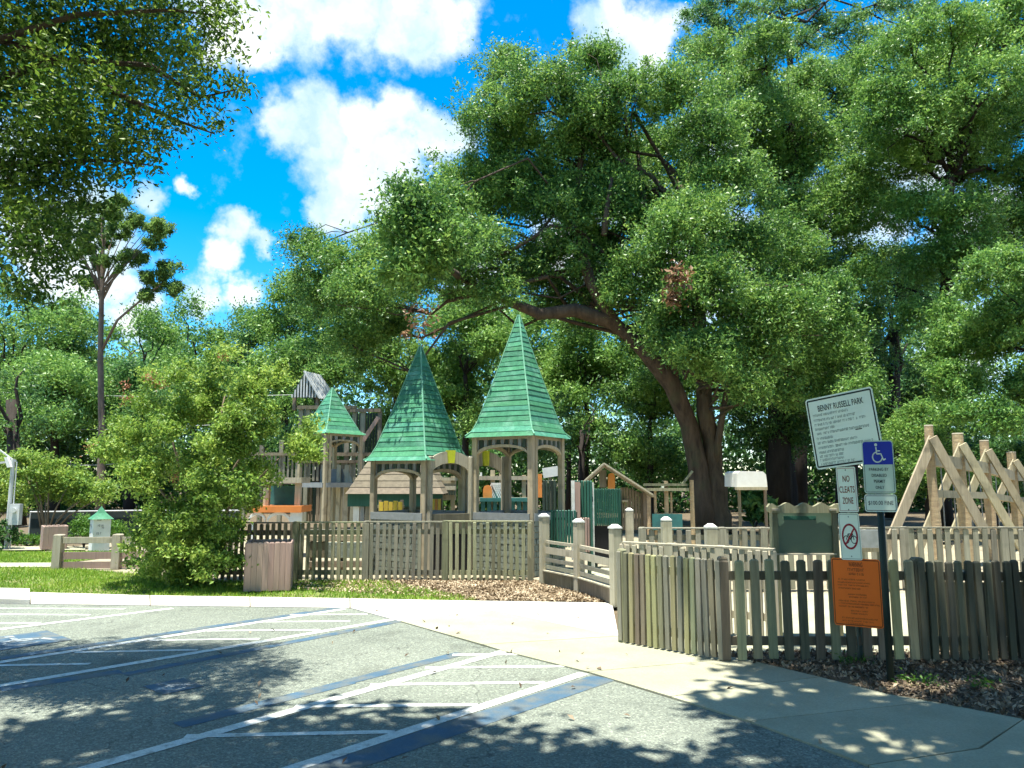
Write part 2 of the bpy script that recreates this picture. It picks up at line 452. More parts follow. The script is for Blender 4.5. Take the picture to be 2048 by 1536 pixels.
# ------------------------------------------------------------------ builders
ORIG = {}
def tag(o, label=None, cat=None, group=None, kind=None):
    if label: o['label'] = label
    if cat: o['category'] = cat
    if group: o['group'] = group
    if kind: o['kind'] = kind
    return o
def thing(name, label, cat, loc, group=None):
    o = bpy.data.objects.new(name, None)
    o.empty_display_size = 0.2
    COL.objects.link(o)
    o.location = tuple(loc)
    ORIG[o.name] = np.array(loc, float)
    return tag(o, label, cat, group)
def link(name, me, parent=None, loc=None):
    o = bpy.data.objects.new(name, me)
    COL.objects.link(o)
    if parent is not None:
        o.parent = parent
    if loc is not None:
        o.location = tuple(loc)
    return o
class MB:
    def __init__(s):
        s.v = []; s.f = []
    def add(s, vs, fs):
        n = len(s.v)
        s.v += [tuple(x) for x in vs]
        s.f += [tuple(i + n for i in f) for f in fs]
        return s
    def hexa(s, a):
        "8 corners: bottom 4 ccw, top 4 ccw"
        return s.add(a, [(3, 2, 1, 0), (4, 5, 6, 7), (0, 1, 5, 4), (1, 2, 6, 5), (2, 3, 7, 6), (3, 0, 4, 7)])
    def box(s, c, d, rz=0.0, m=None):
        x, y, z = d[0] / 2, d[1] / 2, d[2] / 2
        a = np.array([(-x, -y, -z), (x, -y, -z), (x, y, -z), (-x, y, -z), (-x, -y, z), (x, -y, z), (x, y, z), (-x, y, z)])
        if m is not None:
            a = a @ np.array(m).T
        elif rz:
            cs, sn = math.cos(rz), math.sin(rz)
            a = a @ np.array([[cs, -sn, 0], [sn, cs, 0], [0, 0, 1]]).T
        return s.hexa(a + np.array(c))
    def beam(s, p, q, w, t, up=(0, 0, 1)):
        "rectangular bar from p to q; w along up-ish, t across"
        p = np.array(p, float); q = np.array(q, float)
        d = q - p; d /= np.linalg.norm(d)
        u = np.array(up, float)
        if abs(np.dot(u, d)) > 0.95: u = np.array((0, 1, 0.0))
        b = np.cross(d, u); b /= np.linalg.norm(b)
        u = np.cross(b, d)
        a = []
        for e in (p, q):
            for (i, j) in ((-1, -1), (1, -1), (1, 1), (-1, 1)):
                a.append(e + b * t / 2 * i + u * w / 2 * j)
        return s.hexa(a)
    def tube(s, pts, rad, n=8, cap=True):
        pts = [np.array(p, float) for p in pts]
        k = len(pts)
        b0 = len(s.v)
        for i, p in enumerate(pts):
            d = pts[min(i + 1, k - 1)] - pts[max(i - 1, 0)]
            d = d / (np.linalg.norm(d) + 1e-9)
            u = np.array((1.0, 0, 0)) if abs(d[0]) < 0.8 else np.array((0, 1.0, 0))
            a = np.cross(d, u); a /= np.linalg.norm(a)
            b = np.cross(d, a)
            r = rad[i] if hasattr(rad, '__len__') else rad
            for j in range(n):
                t = 2 * math.pi * j / n
                s.v.append(tuple(p + r * (a * math.cos(t) + b * math.sin(t))))
        for i in range(k - 1):
            for j in range(n):
                j2 = (j + 1) % n
                s.f.append((b0 + i * n + j, b0 + i * n + j2, b0 + (i + 1) * n + j2, b0 + (i + 1) * n + j))
        if cap:
            s.f.append(tuple(b0 + j for j in range(n))[::-1])
            s.f.append(tuple(b0 + (k - 1) * n + j for j in range(n)))
        return s
    def prism(s, poly, off):
        "poly: list of 3d points; extruded by vector off"
        n = len(poly)
        off = np.array(off, float)
        vs = [np.array(p, float) for p in poly] + [np.array(p, float) + off for p in poly]
        fs = [tuple(range(n))[::-1], tuple(range(n, 2 * n))]
        fs += [(i, (i + 1) % n, n + (i + 1) % n, n + i) for i in range(n)]
        return s.add(vs, fs)
    def mesh(s, name, mat, org=(0, 0, 0), smooth=False):
        me = bpy.data.meshes.new(name)
        o = np.array(org, float)
        me.from_pydata([tuple(np.array(v) - o) for v in s.v], [], s.f)
        me.materials.append(MATS[mat])
        if smooth:
            me.polygons.foreach_set('use_smooth', [True] * len(me.polygons))
        me.update()
        return me
    def build(s, name, mat, parent=None, smooth=False, bevel=0.0):
        if parent is not None:
            org = ORIG[parent.name]
        else:
            a = np.array(s.v)
            org = np.array([a[:, 0].mean(), a[:, 1].mean(), a[:, 2].min()])
        o = link(name, s.mesh(name, mat, org, smooth), parent)
        ORIG[o.name] = np.array(org, float)
        if parent is None:
            o.location = tuple(org)
        if bevel:
            bm = o.modifiers.new('bevel', 'BEVEL')
            bm.width = bevel; bm.segments = 1; bm.limit_method = 'ANGLE'
        return o
def sheet(name, pts, z, mat, kind='structure', parent=None, th=0.0):
    "flat polygon from xy points (ccw), optionally with thickness below"
    mb = MB()
    if th:
        mb.prism([(p[0], p[1], z - th) for p in pts], (0, 0, th))
    else:
        mb.add([(p[0], p[1], z) for p in pts], [tuple(range(len(pts)))])
    o = mb.build(name, mat, parent)
    if kind: o['kind'] = kind
    return o
def pb(mb, x0, y0, x1, y1, Y, t=0.1):
    "box whose front face spans photo pixels at depth Y"
    a = P((x0 + x1) / 2, y0, Y); b = P((x0 + x1) / 2, y1, Y)
    l = P(x0, (y0 + y1) / 2, Y); r = P(x1, (y0 + y1) / 2, Y)
    return mb.box(((l[0] + r[0]) / 2, Y + t / 2, (a[2] + b[2]) / 2), (r[0] - l[0], t, abs(a[2] - b[2])))
def pbo(name, mat, parent, x0, y0, x1, y1, Y, t=0.1, bevel=0.0):
    return pb(MB(), x0, y0, x1, y1, Y, t).build(name, mat, parent, bevel=bevel)

# ------------------------------------------------------------------ leaves
def rand_unit(n):
    v = rng.normal(size=(n, 3))
    return v / np.linalg.norm(v, axis=1, keepdims=True)
def leaves_mesh(name, pos, size, mat, out=None, upbias=0.6, aspect=0.48, droop=0.2, simple=False):
    n = len(pos)
    d = rand_unit(n)
    if out is not None:
        d = d + out * 0.5
    d[:, 2] -= droop
    d /= np.linalg.norm(d, axis=1, keepdims=True)
    nn = rand_unit(n)
    nn[:, 2] += upbias
    b = np.cross(d, nn)
    b /= (np.linalg.norm(b, axis=1, keepdims=True) + 1e-9)
    up = np.cross(b, d)
    sz = size * rng.uniform(0.5, 1.45, (n, 1))
    if simple:
        V = np.empty((n, 3, 3))
        V[:, 0] = pos - d * sz * 0.5 + b * sz * aspect * 0.5
        V[:, 1] = pos - d * sz * 0.35 - b * sz * aspect * 0.5
        V[:, 2] = pos + d * sz * 0.5
        return tri_mesh(name, V.reshape(-1, 3), np.arange(n * 3).reshape(-1, 3), mat)
    V = np.empty((n, 4, 3))
    V[:, 0] = pos - d * sz * 0.5
    V[:, 1] = pos + b * sz * aspect * 0.5 + up * sz * 0.10
    V[:, 2] = pos + d * sz * 0.5 - up * sz * 0.06
    V[:, 3] = pos - b * sz * aspect * 0.5 + up * sz * 0.10
    idx = np.arange(n)[:, None] * 4
    tri = np.concatenate([idx + np.array([[0, 1, 2]]), idx + np.array([[0, 2, 3]])], axis=1).reshape(-1, 3)
    return tri_mesh(name, V.reshape(-1, 3), tri, mat)
def tri_mesh(name, V, tri, mat):
    me = bpy.data.meshes.new(name)
    me.vertices.add(len(V))
    me.vertices.foreach_set('co', V.astype(np.float32).ravel())
    me.loops.add(tri.size)
    me.loops.foreach_set('vertex_index', tri.astype(np.int32).ravel())
    me.polygons.add(len(tri))
    me.polygons.foreach_set('loop_start', np.arange(0, tri.size, 3, dtype=np.int32))
    me.update(calc_edges=True)
    me.materials.append(MATS[mat])
    return me
def clumps_of(lobes, per_m2, cr, shell=0.5):
    "lobes: (x,y,z,rx,ry,rz) -> clump centres, outward dirs"
    C, O = [], []
    for (x, y, z, rx, ry, rz) in lobes:
        area = 4 * math.pi * ((rx * ry + rx * rz + ry * rz) / 3)
        n = max(3, int(area * per_m2))
        u = rand_unit(n)
        u[:, 2] = np.where(u[:, 2] < -0.5, -u[:, 2] * 0.8, u[:, 2])
        r = rng.uniform(shell, 1.0, n) ** 0.6
        ph_ = rng.uniform(0, 6.28, 3)
        r *= 1 + 0.22 * np.sin(3.1 * u[:, 0] + ph_[0]) * np.cos(3.7 * u[:, 2] + ph_[1]) + 0.10 * np.sin(7 * u[:, 1] + ph_[2])
        r *= rng.uniform(0.80, 1.12, n)
        r = np.where(rng.uniform(size=n) < 0.10, r * rng.uniform(1.05, 1.3, n), r)
        C.append(np.array([x, y, z]) + u * r[:, None] * np.array([rx, ry, rz]))
        O.append(u)
    return np.concatenate(C), np.concatenate(O)
def fill_clumps(C, O, per, cr, flat=0.62):
    n = len(C)
    k = np.maximum(3, (per * rng.uniform(0.5, 1.5, n))).astype(int)
    idx = np.repeat(np.arange(n), k)
    r = cr * rng.uniform(0.45, 1.4, n)
    off = rng.normal(size=(len(idx), 3)) * 0.5
    off[:, 2] *= flat
    pos = C[idx] + off * r[idx][:, None]
    dirs = off / (np.linalg.norm(off, axis=1, keepdims=True) + 1e-6)
    dirs = dirs * 0.6 + O[idx] * 0.6
    return pos, dirs
def limb(mb, a, b, r0, r1, sag=0.15, seg=5, n=6, jit=0.06):
    a = np.array(a, float); b = np.array(b, float)
    L = np.linalg.norm(b - a)
    pts, rad = [], []
    for i in range(seg + 1):
        t = i / seg
        p = a + (b - a) * t
        p = p + np.array([0, 0, 1]) * math.sin(math.pi * t) * L * sag
        if 0 < i < seg:
            p = p + rng.normal(size=3) * L * jit
        pts.append(p); rad.append(r0 + (r1 - r0) * t)
    mb.tube(pts, rad, n)
    return pts
def make_tree(name, label, trunk, lobes, leaf_mat, bark, leaf, per_m2, per, cr, base, cat='tree', group=None,
              trunk_r=0.3, fork=None, twigs=2, shell=0.5, limbs=True, aspect=0.48, extra=None, flat=0.62, upbias=0.6, dead=None, count=None, simple=False):
    """trunk: list of xyz points; lobes in metres; base: xyz"""
    t = thing(name, label, cat, base, group)
    mb = MB()
    k = len(trunk)
    rad = [trunk_r * (1.25 if i == 0 else 1.0 - 0.55 * i / (k - 1)) for i in range(k)]
    # densify trunk for a slightly crooked look
    pts, rr = [], []
    for i in range(k - 1):
        for j in range(4):
            f = j / 4
            p = np.array(trunk[i]) * (1 - f) + np.array(trunk[i + 1]) * f
            if i or j: p = p + rng.normal(size=3) * trunk_r * 0.10
            pts.append(p); rr.append(rad[i] * (1 - f) + rad[i + 1] * f)
    pts.append(np.array(trunk[-1])); rr.append(rad[-1])
    mb.tube(pts, rr, 12)
    top = pts[-1]
    mbl = MB()
    C, O = clumps_of(lobes, per_m2, cr, shell)
    class LimbSet:
        def tube(self, pts_, rad_, n_=8):
            MB().tube(pts_, rad_, n_).build('limb', bark, t, smooth=True)
    if limbs:
        src = pts[len(pts) // 2:]
        li = 0
        for (x, y, z, rx, ry, rz) in lobes:
            c = np.array([x, y, z])
            if abs(y - base[1]) > 6: continue
            s_ = min(src, key=lambda q: np.linalg.norm(q - c) + (3 if q[2] > z else 0))
            rl = max(0.03, trunk_r * 0.28 * min(1, max(rx, rz) / 1.6))
            lp = limb(mbl, s_, c, rl, rl * 0.4, sag=0.06, seg=6)
            for _ in range(twigs):
                e = c + rand_unit(1)[0] * np.array([rx, ry, rz]) * 0.85
                limb(mbl, lp[-2], e, rl * 0.35, rl * 0.1, seg=3, n=4, sag=0.05)
    if extra: extra(LimbSet())
    mb.build('trunk', bark, t, smooth=True)
    if mbl.v: tag(mbl.build('branches', bark, t, smooth=True), kind='stuff')
    pos, dirs = fill_clumps(C, O, (count * (2 if simple else 1)) / len(C) if count else per, cr, flat)
    me = leaves_mesh('crown', pos - np.array(base), leaf * (.74 if simple else 1), leaf_mat, dirs, aspect=aspect * (1.05 if simple else 1), upbias=upbias, simple=simple)
    link('crown', me, t)
    if dead is not None:
        dp = []
        for (c, r, n) in dead:
            dp.append(np.array(c) + rng.normal(size=(n, 3)) * np.array([0.5, 0.5, 0.6]) * r)
        dp = np.concatenate(dp)
        link('dead_leaves', leaves_mesh('dead_leaves', dp - np.array(base), leaf * 1.1, 'leaf_dead'), t)
    return t
def lobes_px(lst, Y, dy=2.0, ry=1.0, squash=0.9):
    "(px,py,rpx[,dY]) -> metric lobes around depth Y"
    out = []
    for l in lst:
        yy = Y + (l[3] if len(l) > 3 else rng.uniform(-dy, dy))
        c = P(l[0], l[1], yy)
        r = l[2] / F * yy
        out.append((c[0], c[1], c[2], r, r * ry, r * squash))
    return out

# ------------------------------------------------------------------ ground
def g2(lst):
    return [tuple(G(x, y)[:2]) for (x, y) in lst]
def inset(pts, d):
    c = np.mean(np.array(pts), axis=0)
    out = []
    for p in pts:
        v = np.array(p) - c
        out.append(tuple(c + v * (1 - d / np.linalg.norm(v))))
    return out
def in_poly(pts, poly):
    x, y = pts[:, 0], pts[:, 1]
    ins = np.zeros(len(pts), bool)
    n = len(poly)
    j = n - 1
    for i in range(n):
        xi, yi = poly[i]; xj, yj = poly[j]
        c = ((yi > y) != (yj > y)) & (x < (xj - xi) * (y - yi) / (yj - yi + 1e-12) + xi)
        ins ^= c
        j = i
    return ins
def scatter(poly, n):
    a = np.array(poly)
    lo, hi = a.min(0), a.max(0)
    p = rng.uniform(lo, hi, (n * 3, 2))
    return p[in_poly(p, poly)][:n]

sheet('ground', [(-400, -60), (400, -60), (400, 600), (-400, 600)], -0.05, 'soil')
EDGE = g2([(700, 1217), (800, 1244), (1000, 1302), (1175, 1346), (1500, 1446), (1740, 1536)]) + [(2.9, 3.2), (3.3, 0.0), (3.4, -8)]
FARN = g2([(-700, 1190), (0, 1208), (300, 1212)])
lot = sheet('parking_lot', [(-40, -8)] + [(-40, FARN[0][1])] + FARN + EDGE, 0.0, 'asphalt')
lot['label'] = 'sunlit grey asphalt parking lot with painted stall lines'
# painted lines -------------------------------------------------
def line_px(a, b, w, mat, z=0.004, ext0=0.0, ext1=0.0, off=0.0):
    p = G(*a)[:2]; q = G(*b)[:2]
    d = (q - p) / np.linalg.norm(q - p)
    nn = np.array([-d[1], d[0]])
    p = p - d * ext0 + nn * off; q = q + d * ext1 + nn * off
    return sheet('painted_line', [p - nn * w / 2, q - nn * w / 2, q + nn * w / 2, p + nn * w / 2], z, mat, None, lot)
line_px((180, 1536), (1008, 1303), 0.115, 'paint_white', ext0=2.5)
line_px((590, 1536), (1168, 1347), 0.115, 'paint_white', ext0=2.5)
line_px((0, 1372), (788, 1239), 0.11, 'paint_white', ext0=1.5)
line_px((0, 1325), (690, 1218), 0.11, 'paint_white', ext0=1.5)
line_px((-40, 1264), (345, 1217), 0.11, 'paint_white', ext0=1.5)
# blue borders
line_px((705, 1365), (930, 1308), 0.16, 'paint_blue', z=0.003, off=0.05)
line_px((360, 1453), (705, 1365), 0.17, 'paint_blue', z=0.003, off=0.03)
line_px((700, 1512), (1190, 1352), 0.26, 'paint_blue', z=0.003, off=-0.10, ext0=1.5)
line_px((240, 1347), (796, 1240), 0.14, 'paint_blue', z=0.003, off=-0.08)
line_px((0, 1378), (240, 1342), 0.16, 'paint_blue', z=0.0025, off=-0.03)
line_px((0, 1318), (700, 1213), 0.15, 'paint_blue', z=0.003, off=0.02, ext1=-0.15)
# hatch bars in the access aisles
for (a, b) in [((905, 1310), (1040, 1309)), ((850, 1336), (1128, 1333)), ((740, 1370), (1090, 1365)), ((590, 1413), (955, 1410)), ((370, 1473), (790, 1464)),
               ((580, 1230), (735, 1229)), ((520, 1244), (700, 1243)), ((415, 1262), (640, 1260)), ((300, 1281), (520, 1278)), ((150, 1305), (395, 1300)), ((-40, 1332), (180, 1328)),
               ((-40, 1217), (250, 1218)), ((-40, 1229), (180, 1230)), ((-40, 1247), (80, 1247))]:
    line_px(a, b, 0.075, 'paint_white', z=0.0035)
# wheelchair symbol on blue ground (foreshortened pavement marks)
def pave_symbol(cx, cy, s):
    c = G(cx, cy)
    m = MB()
    ang = math.radians(49)
    R = np.array([[math.cos(ang), -math.sin(ang)], [math.sin(ang), math.cos(ang)]])
    def q(pts, z):
        w = [R @ (np.array(p) * s) + c[:2] for p in pts]
        return [(a[0], a[1], z) for a in w]
    o = MB().add(q([(-.5, -.55), (.5, -.55), (.5, .55), (-.5, .55)], 0.0045), [(0, 1, 2, 3)]).build('pavement_symbol_ground', 'paint_blue', lot)
    n = 18
    ring = []
    for i in range(n):
        t = math.radians(40 + 280 * i / (n - 1)) 
        ring.append((math.cos(t), math.sin(t)))
    mb = MB()
    for i in range(n - 1):
        a, b = ring[i], ring[i + 1]
        mb.add(q([(a[0] * .2 - .05, a[1] * .2 - .15), (b[0] * .2 - .05, b[1] * .2 - .15), (b[0] * .27 - .05, b[1] * .27 - .15), (a[0] * .27 - .05, a[1] * .27 - .15)], 0.0065), [(0, 1, 2, 3)])
    mb.add(q([(-.1, -.1), (-.02, -.1), (-.02, .3), (-.1, .3)], 0.0075), [(0, 1, 2, 3)])
    mb.add(q([(-.02, -.1), (.2, -.1), (.2, -.03), (-.02, -.03)], 0.0072), [(0, 1, 2, 3)])
    mb.add(q([(.2, -.1), (.3, -.35), (.37, -.32), (.27, -.05)], 0.0078), [(0, 1, 2, 3)])
    mb.add(q([(-.12, .34), (0, .34), (0, .46), (-.12, .46)], 0.0075), [(0, 1, 2, 3)])
    mb.build('pavement_symbol', 'paint_worn', lot)
pave_symbol(347, 1373, 0.36)
pave_symbol(45, 1281, 0.75)

# sidewalk slabs ------------------------------------------------
walk = sheet('sidewalk', g2([(700, 1216), (1000, 1300), (1500, 1443), (1735, 1530), (2048, 1442), (1780, 1391), (1500, 1322), (1240, 1276), (1222, 1208), (900, 1203)]), -0.02, 'soil')
def slab(pts, z=0.012, th=0.1, mat='concrete'):
    return sheet('concrete_slab', inset(pts, 0.010), z, mat, None, walk, th=th)
Ex = lambda *a: list(g2(list(a)))
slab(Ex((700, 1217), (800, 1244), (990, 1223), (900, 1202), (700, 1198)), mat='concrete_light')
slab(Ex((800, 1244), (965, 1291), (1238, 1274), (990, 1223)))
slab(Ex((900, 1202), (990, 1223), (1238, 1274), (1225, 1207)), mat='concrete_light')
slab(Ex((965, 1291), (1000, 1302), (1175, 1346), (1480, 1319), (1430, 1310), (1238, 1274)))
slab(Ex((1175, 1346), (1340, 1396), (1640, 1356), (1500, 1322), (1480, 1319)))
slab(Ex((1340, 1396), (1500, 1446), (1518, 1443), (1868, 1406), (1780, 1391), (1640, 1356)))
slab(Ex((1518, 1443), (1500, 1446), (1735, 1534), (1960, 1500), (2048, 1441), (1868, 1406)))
a0, a1, a2 = g2([(1735, 1534), (1960, 1500), (2048, 1441)])
slab([a0, (2.9, 3.2), (4.6, 3.6), a2, a1])
slab([(2.9, 3.2), (3.3, 0.0), (5.0, 0.0), (4.6, 3.6)])
for (x0, x1) in ((-700, -250), (-250, 60), (60, 300), (300, 500), (500, 700)):
    fy = lambda x: np.interp(x, [-700, 0, 300, 700], [1172, 1184, 1192, 1198])
    ny = lambda x: np.interp(x, [-700, 0, 300, 700], [1190, 1208, 1212, 1217])
    hz = 0.07 if x1 <= 60 else 0.012
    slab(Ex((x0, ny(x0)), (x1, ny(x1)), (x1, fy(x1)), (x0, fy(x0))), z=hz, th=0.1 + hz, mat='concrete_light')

# lawn, beds, playground floor -----------------------------------
LAWN = g2([(-700, 1172), (0, 1184), (300, 1192), (700, 1198), (960, 1202), (760, 1160), (600, 1163), (430, 1160), (120, 1136)]) + [(-30, 16.0)]
lawn = sheet('lawn', LAWN, 0.0, 'lawn_soil')
LAWN2 = g2([(-200, 1127), (130, 1126), (300, 1104), (-200, 1104)])
sheet('lawn_beyond_path', LAWN2, 0.0, 'lawn_soil')
pth = sheet('path', g2([(-300, 1136), (128, 1136), (128, 1127), (-300, 1127)]), 0.02, 'concrete')
sheet('path_by_hedge', g2([(-300, 1103), (170, 1101), (170, 1094), (-300, 1095)]), 0.02, 'concrete')
BED = g2([(960, 1202), (1228, 1206), (1215, 1198), (1150, 1184), (1090, 1168), (1060, 1160), (760, 1158)])
sheet('leaf_bed', BED, 0.004, 'sand')
MBED = g2([(1436, 1311), (1500, 1321), (1640, 1356), (1780, 1391), (2048, 1441)]) + [(4.7, 3.6), (9, 3.6), (9, 8.2), (2.4, 8.2)]
sheet('mulch_bed', MBED, 0.002, 'soil')
sheet('playground_floor', [(-12, 14.0), (1.2, 14.0), (1.2, 12.2), (9, 12.2), (16, 12.2), (16, 26), (-12, 26)], -0.01, 'sand')
inn = sheet('entry_walkway', [(1.55, 11.1), (1.30, 8.75), (2.15, 7.95), (9.0, 7.95), (9.0, 12.4), (2.3, 12.4), (2.3, 16), (0.6, 16), (0.6, 13.2)], -0.008, 'concrete')

def grass_on(poly, n, h, name, label, parent=None):
    p = scatter(poly, n)
    n = len(p)
    keep = rng.uniform(size=n) < 0.35 + 0.65 * (0.5 + 0.5 * np.sin(p[:, 0] * 1.7 + 0.6) * np.cos(p[:, 1] * 2.3))
    p = p[keep]; n = len(p)
    a = rng.uniform(0, 2 * math.pi, n)
    hh = h * rng.uniform(0.4, 1.25, n)
    w = 0.008
    V = np.zeros((n, 3, 3))
    V[:, 0, 0] = p[:, 0] - np.cos(a) * w; V[:, 0, 1] = p[:, 1] - np.sin(a) * w
    V[:, 1, 0] = p[:, 0] + np.cos(a) * w; V[:, 1, 1] = p[:, 1] + np.sin(a) * w
    V[:, 2, 0] = p[:, 0] + rng.normal(size=n) * h * 0.45; V[:, 2, 1] = p[:, 1] + rng.normal(size=n) * h * 0.45
    V[:, 2, 2] = hh
    o = link(name, tri_mesh(name, V.reshape(-1, 3), np.arange(n * 3).reshape(-1, 3), 'grass'))
    return tag(o, label, 'grass', kind='stuff')
grass_on(LAWN, 90000, 0.055, 'grass', 'short bright green grass along the sidewalk')
grass_on(LAWN2, 22000, 0.06, 'grass', 'strip of green grass beyond the far concrete path')

def litter_on(poly, n, size, mat, name, label, lift=0.03):
    p = scatter(poly, n)
    pos = np.concatenate([p, rng.uniform(0.004, lift, (len(p), 1))], axis=1)
    me = leaves_mesh(name, pos, size, mat, upbias=2.2, aspect=0.5, droop=0.0)
    return tag(link(name, me), label, 'leaf litter', kind='stuff')
litter_on(BED, 14000, 0.062, 'litter', 'leaf_litter', 'tan dry leaf litter in front of the picket fence')
litter_on(MBED, 26000, 0.05, 'litter_dark', 'leaf_litter', 'brown dry leaf litter around the sign posts')
litter_on(g2([(560, 1178), (960, 1202), (1000, 1185), (760, 1160), (590, 1166)]), 2500, 0.055, 'litter', 'leaf_litter', 'scattered dry leaves on thin grass beside the fence')
# odd leaves blown over the pavement
pp = scatter(EDGE[:6] + [(3.8, 5.7), (1.5, 11)], 28)
pq = scatter([(-4, 4.5), (2.2, 4.5), (0, 8), (-3, 10)], 34)
pp = np.concatenate([pp, pq])
me = leaves_mesh('fallen_leaves', np.concatenate([pp, np.full((len(pp), 1), 0.022)], axis=1), 0.06, 'litter_dark', upbias=3, droop=0)
tag(link('fallen_leaves', me), 'single fallen leaves scattered over the pavement', 'leaves', kind='stuff')
# weeds in the mulch
wp = []
for (x, y) in [(1815, 1368), (1855, 1372), (1722, 1325), (1700, 1330), (1960, 1378)]:
    g = G(x, y)
    wp.append(np.array([g[0], g[1], 0.05]) + rng.normal(size=(60, 3)) * np.array([0.06, 0.06, 0.03]))
tag(link('weeds', leaves_mesh('weeds', np.concatenate(wp), 0.045, 'leaf_hedge', droop=-0.6, aspect=0.3)), 'small green weeds sprouting in the mulch', 'weeds', kind='stuff')

# ------------------------------------------------------------------ fences
PK = {}
def picket_mesh(w, t, h, mat):
    key = (w, t, round(h, 3), mat)
    if key not in PK:
        x, y = w / 2, t / 2
        e = min(0.018, w * 0.25)
        mb = MB()
        # bevelled top
        b = [(-x, -y, 0), (x, -y, 0), (x, y, 0), (-x, y, 0)]
        m_ = [(-x, -y, h - e), (x, -y, h - e), (x, y, h - e), (-x, y, h - e)]
        tp = [(-x + e, -y + e * .5, h), (x - e, -y + e * .5, h), (x - e, y - e * .5, h), (-x + e, y - e * .5, h)]
        mb.add(b + m_ + tp, [(3, 2, 1, 0), (0, 1, 5, 4), (1, 2, 6, 5), (2, 3, 7, 6), (3, 0, 4, 7), (4, 5, 9, 8), (5, 6, 10, 9), (6, 7, 11, 10), (7, 4, 8, 11), (8, 9, 10, 11)])
        PK[key] = mb.mesh('picket', mat)
    return PK[key]
def cap_mesh():
    if 'cap' not in PK:
        mb = MB()
        mb.box((0, 0, 0.012), (0.155, 0.155, 0.024))
        s = 0.07
        mb.add([(-s, -s, 0.024), (s, -s, 0.024), (s, s, 0.024), (-s, s, 0.024), (-.03, -.03, 0.062), (.03, -.03, 0.062), (.03, .03, 0.062), (-.03, .03, 0.062)],
               [(0, 1, 5, 4), (1, 2, 6, 5), (2, 3, 7, 6), (3, 0, 4, 7), (4, 5, 6, 7)])
        PK['cap'] = mb.mesh('post_cap', 'cap_white')
    return PK['cap']
def picket_fence(name, label, p0, p1, h=1.0, step=0.155, w=0.085, t=0.03, both=False, mat='lumber_olive', posts=(), postw=0.11, rails=(0.18, 0.82), bottom=0.03, hs=0.0, top_rail=False, group=None, caps=False):
    p0 = np.array(p0, float); p1 = np.array(p1, float)
    L = np.linalg.norm(p1 - p0)
    d = (p1 - p0) / L
    nn = np.array([d[1], -d[0]])         # faces the camera side
    if nn[1] > 0: nn = -nn
    rz = math.atan2(d[1], d[0])
    th = thing(name, label, 'fence', (p0[0], p0[1], 0), group)
    pm = mat; mat0 = mat[0] if isinstance(mat, list) else mat
    n = int(L / step)
    for i in range(n + 1):
        s_ = i * L / max(n, 1)
        side = (-1 if (both and i % 2) else 1)
        c = d * s_ + nn * side * (0.02 + t / 2)
        hh = h + hs * (i / max(n, 1))
        o = link('picket', picket_mesh(w, t, hh - bottom, random.choice(mat) if isinstance(mat, list) else mat), th, (c[0], c[1], bottom + random.uniform(-.008, .008)))
        o.rotation_euler = (random.uniform(-.012, .012), random.uniform(-.012, .012), rz + random.uniform(-.03, .03))
    for r in rails:
        mb = MB()
        a = np.array([p0[0], p0[1], r * h]); b = np.array([p1[0], p1[1], r * h + hs * r])
        mb.beam(a, b, 0.085, 0.038)
        mb.build('rail', mat0, th)
    if top_rail:
        MB().beam((p0[0], p0[1], h + 0.012), (p1[0], p1[1], h + 0.012 + hs), 0.022, 0.11).build('top_rail', mat0, th)
    for s_ in posts:
        c = d * s_
        ph = h + 0.03
        o = link('post', picket_mesh(postw, postw, ph, mat0), th, (c[0], c[1], 0))
        o.rotation_euler = (0, 0, rz)
        if caps:
            q = link('post_cap', cap_mesh(), o, (0, 0, ph))
    return th
def gxy(px, py): return tuple(G(px, py)[:2])
# near fence, three runs
A = (1.24, 8.66); B = (2.12, 7.80); Cc = (4.02, 7.80); D = (8.2, 7.80)
picket_fence('picket_fence', 'sunlit olive picket fence run at the entrance, beside the bright concrete', A, B, 1.0, 0.075, 0.050, 0.04, mat=['lumber_olive', 'lumber_straw', 'lumber_grey', 'lumber_straw', 'lumber_brown'], posts=(0.0,), postw=.08, rails=(0.2, 0.84))
picket_fence('picket_fence', 'shaded open picket fence behind the orange warning sign', (B[0] + .02, B[1]), Cc, 1.0, 0.152, 0.085, 0.035, mat=['lumber_brown', 'lumber_dark', 'lumber_straw', 'lumber_olive'], posts=(0.0,), postw=.085, rails=(0.2, 0.84))
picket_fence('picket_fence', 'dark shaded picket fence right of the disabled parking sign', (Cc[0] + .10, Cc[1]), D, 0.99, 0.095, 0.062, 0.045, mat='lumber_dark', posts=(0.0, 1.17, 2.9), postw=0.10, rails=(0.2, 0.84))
# fence one step behind
picket_fence('picket_fence', 'low pale picket fence curving just behind the near entrance fence', (1.42, 9.75), (3.0, 8.75), 1.0, 0.085, 0.06, 0.03, mat='lumber_pale', posts=(0.62, 1.25), rails=(0.25, 0.9), top_rail=True)
# fence across the entry walkway, behind
picket_fence('picket_fence', 'grey picket fence behind the walkway at the foot of the big oak', (2.15, 12.6), (6.1, 12.6), 1.0, 0.15, 0.085, 0.03, mat='lumber_grey', posts=(0.0, 1.32, 2.0, 3.1), rails=(0.2, 0.86), top_rail=True)
picket_fence('picket_fence', 'long grey picket fence in front of the swing frame', (6.2, 12.75), (11.5, 12.75), 1.0, 0.15, 0.085, 0.03, mat='lumber_grey', posts=(0.35, 2.0, 3.7, 5.2), rails=(0.2, 0.86), top_rail=True)
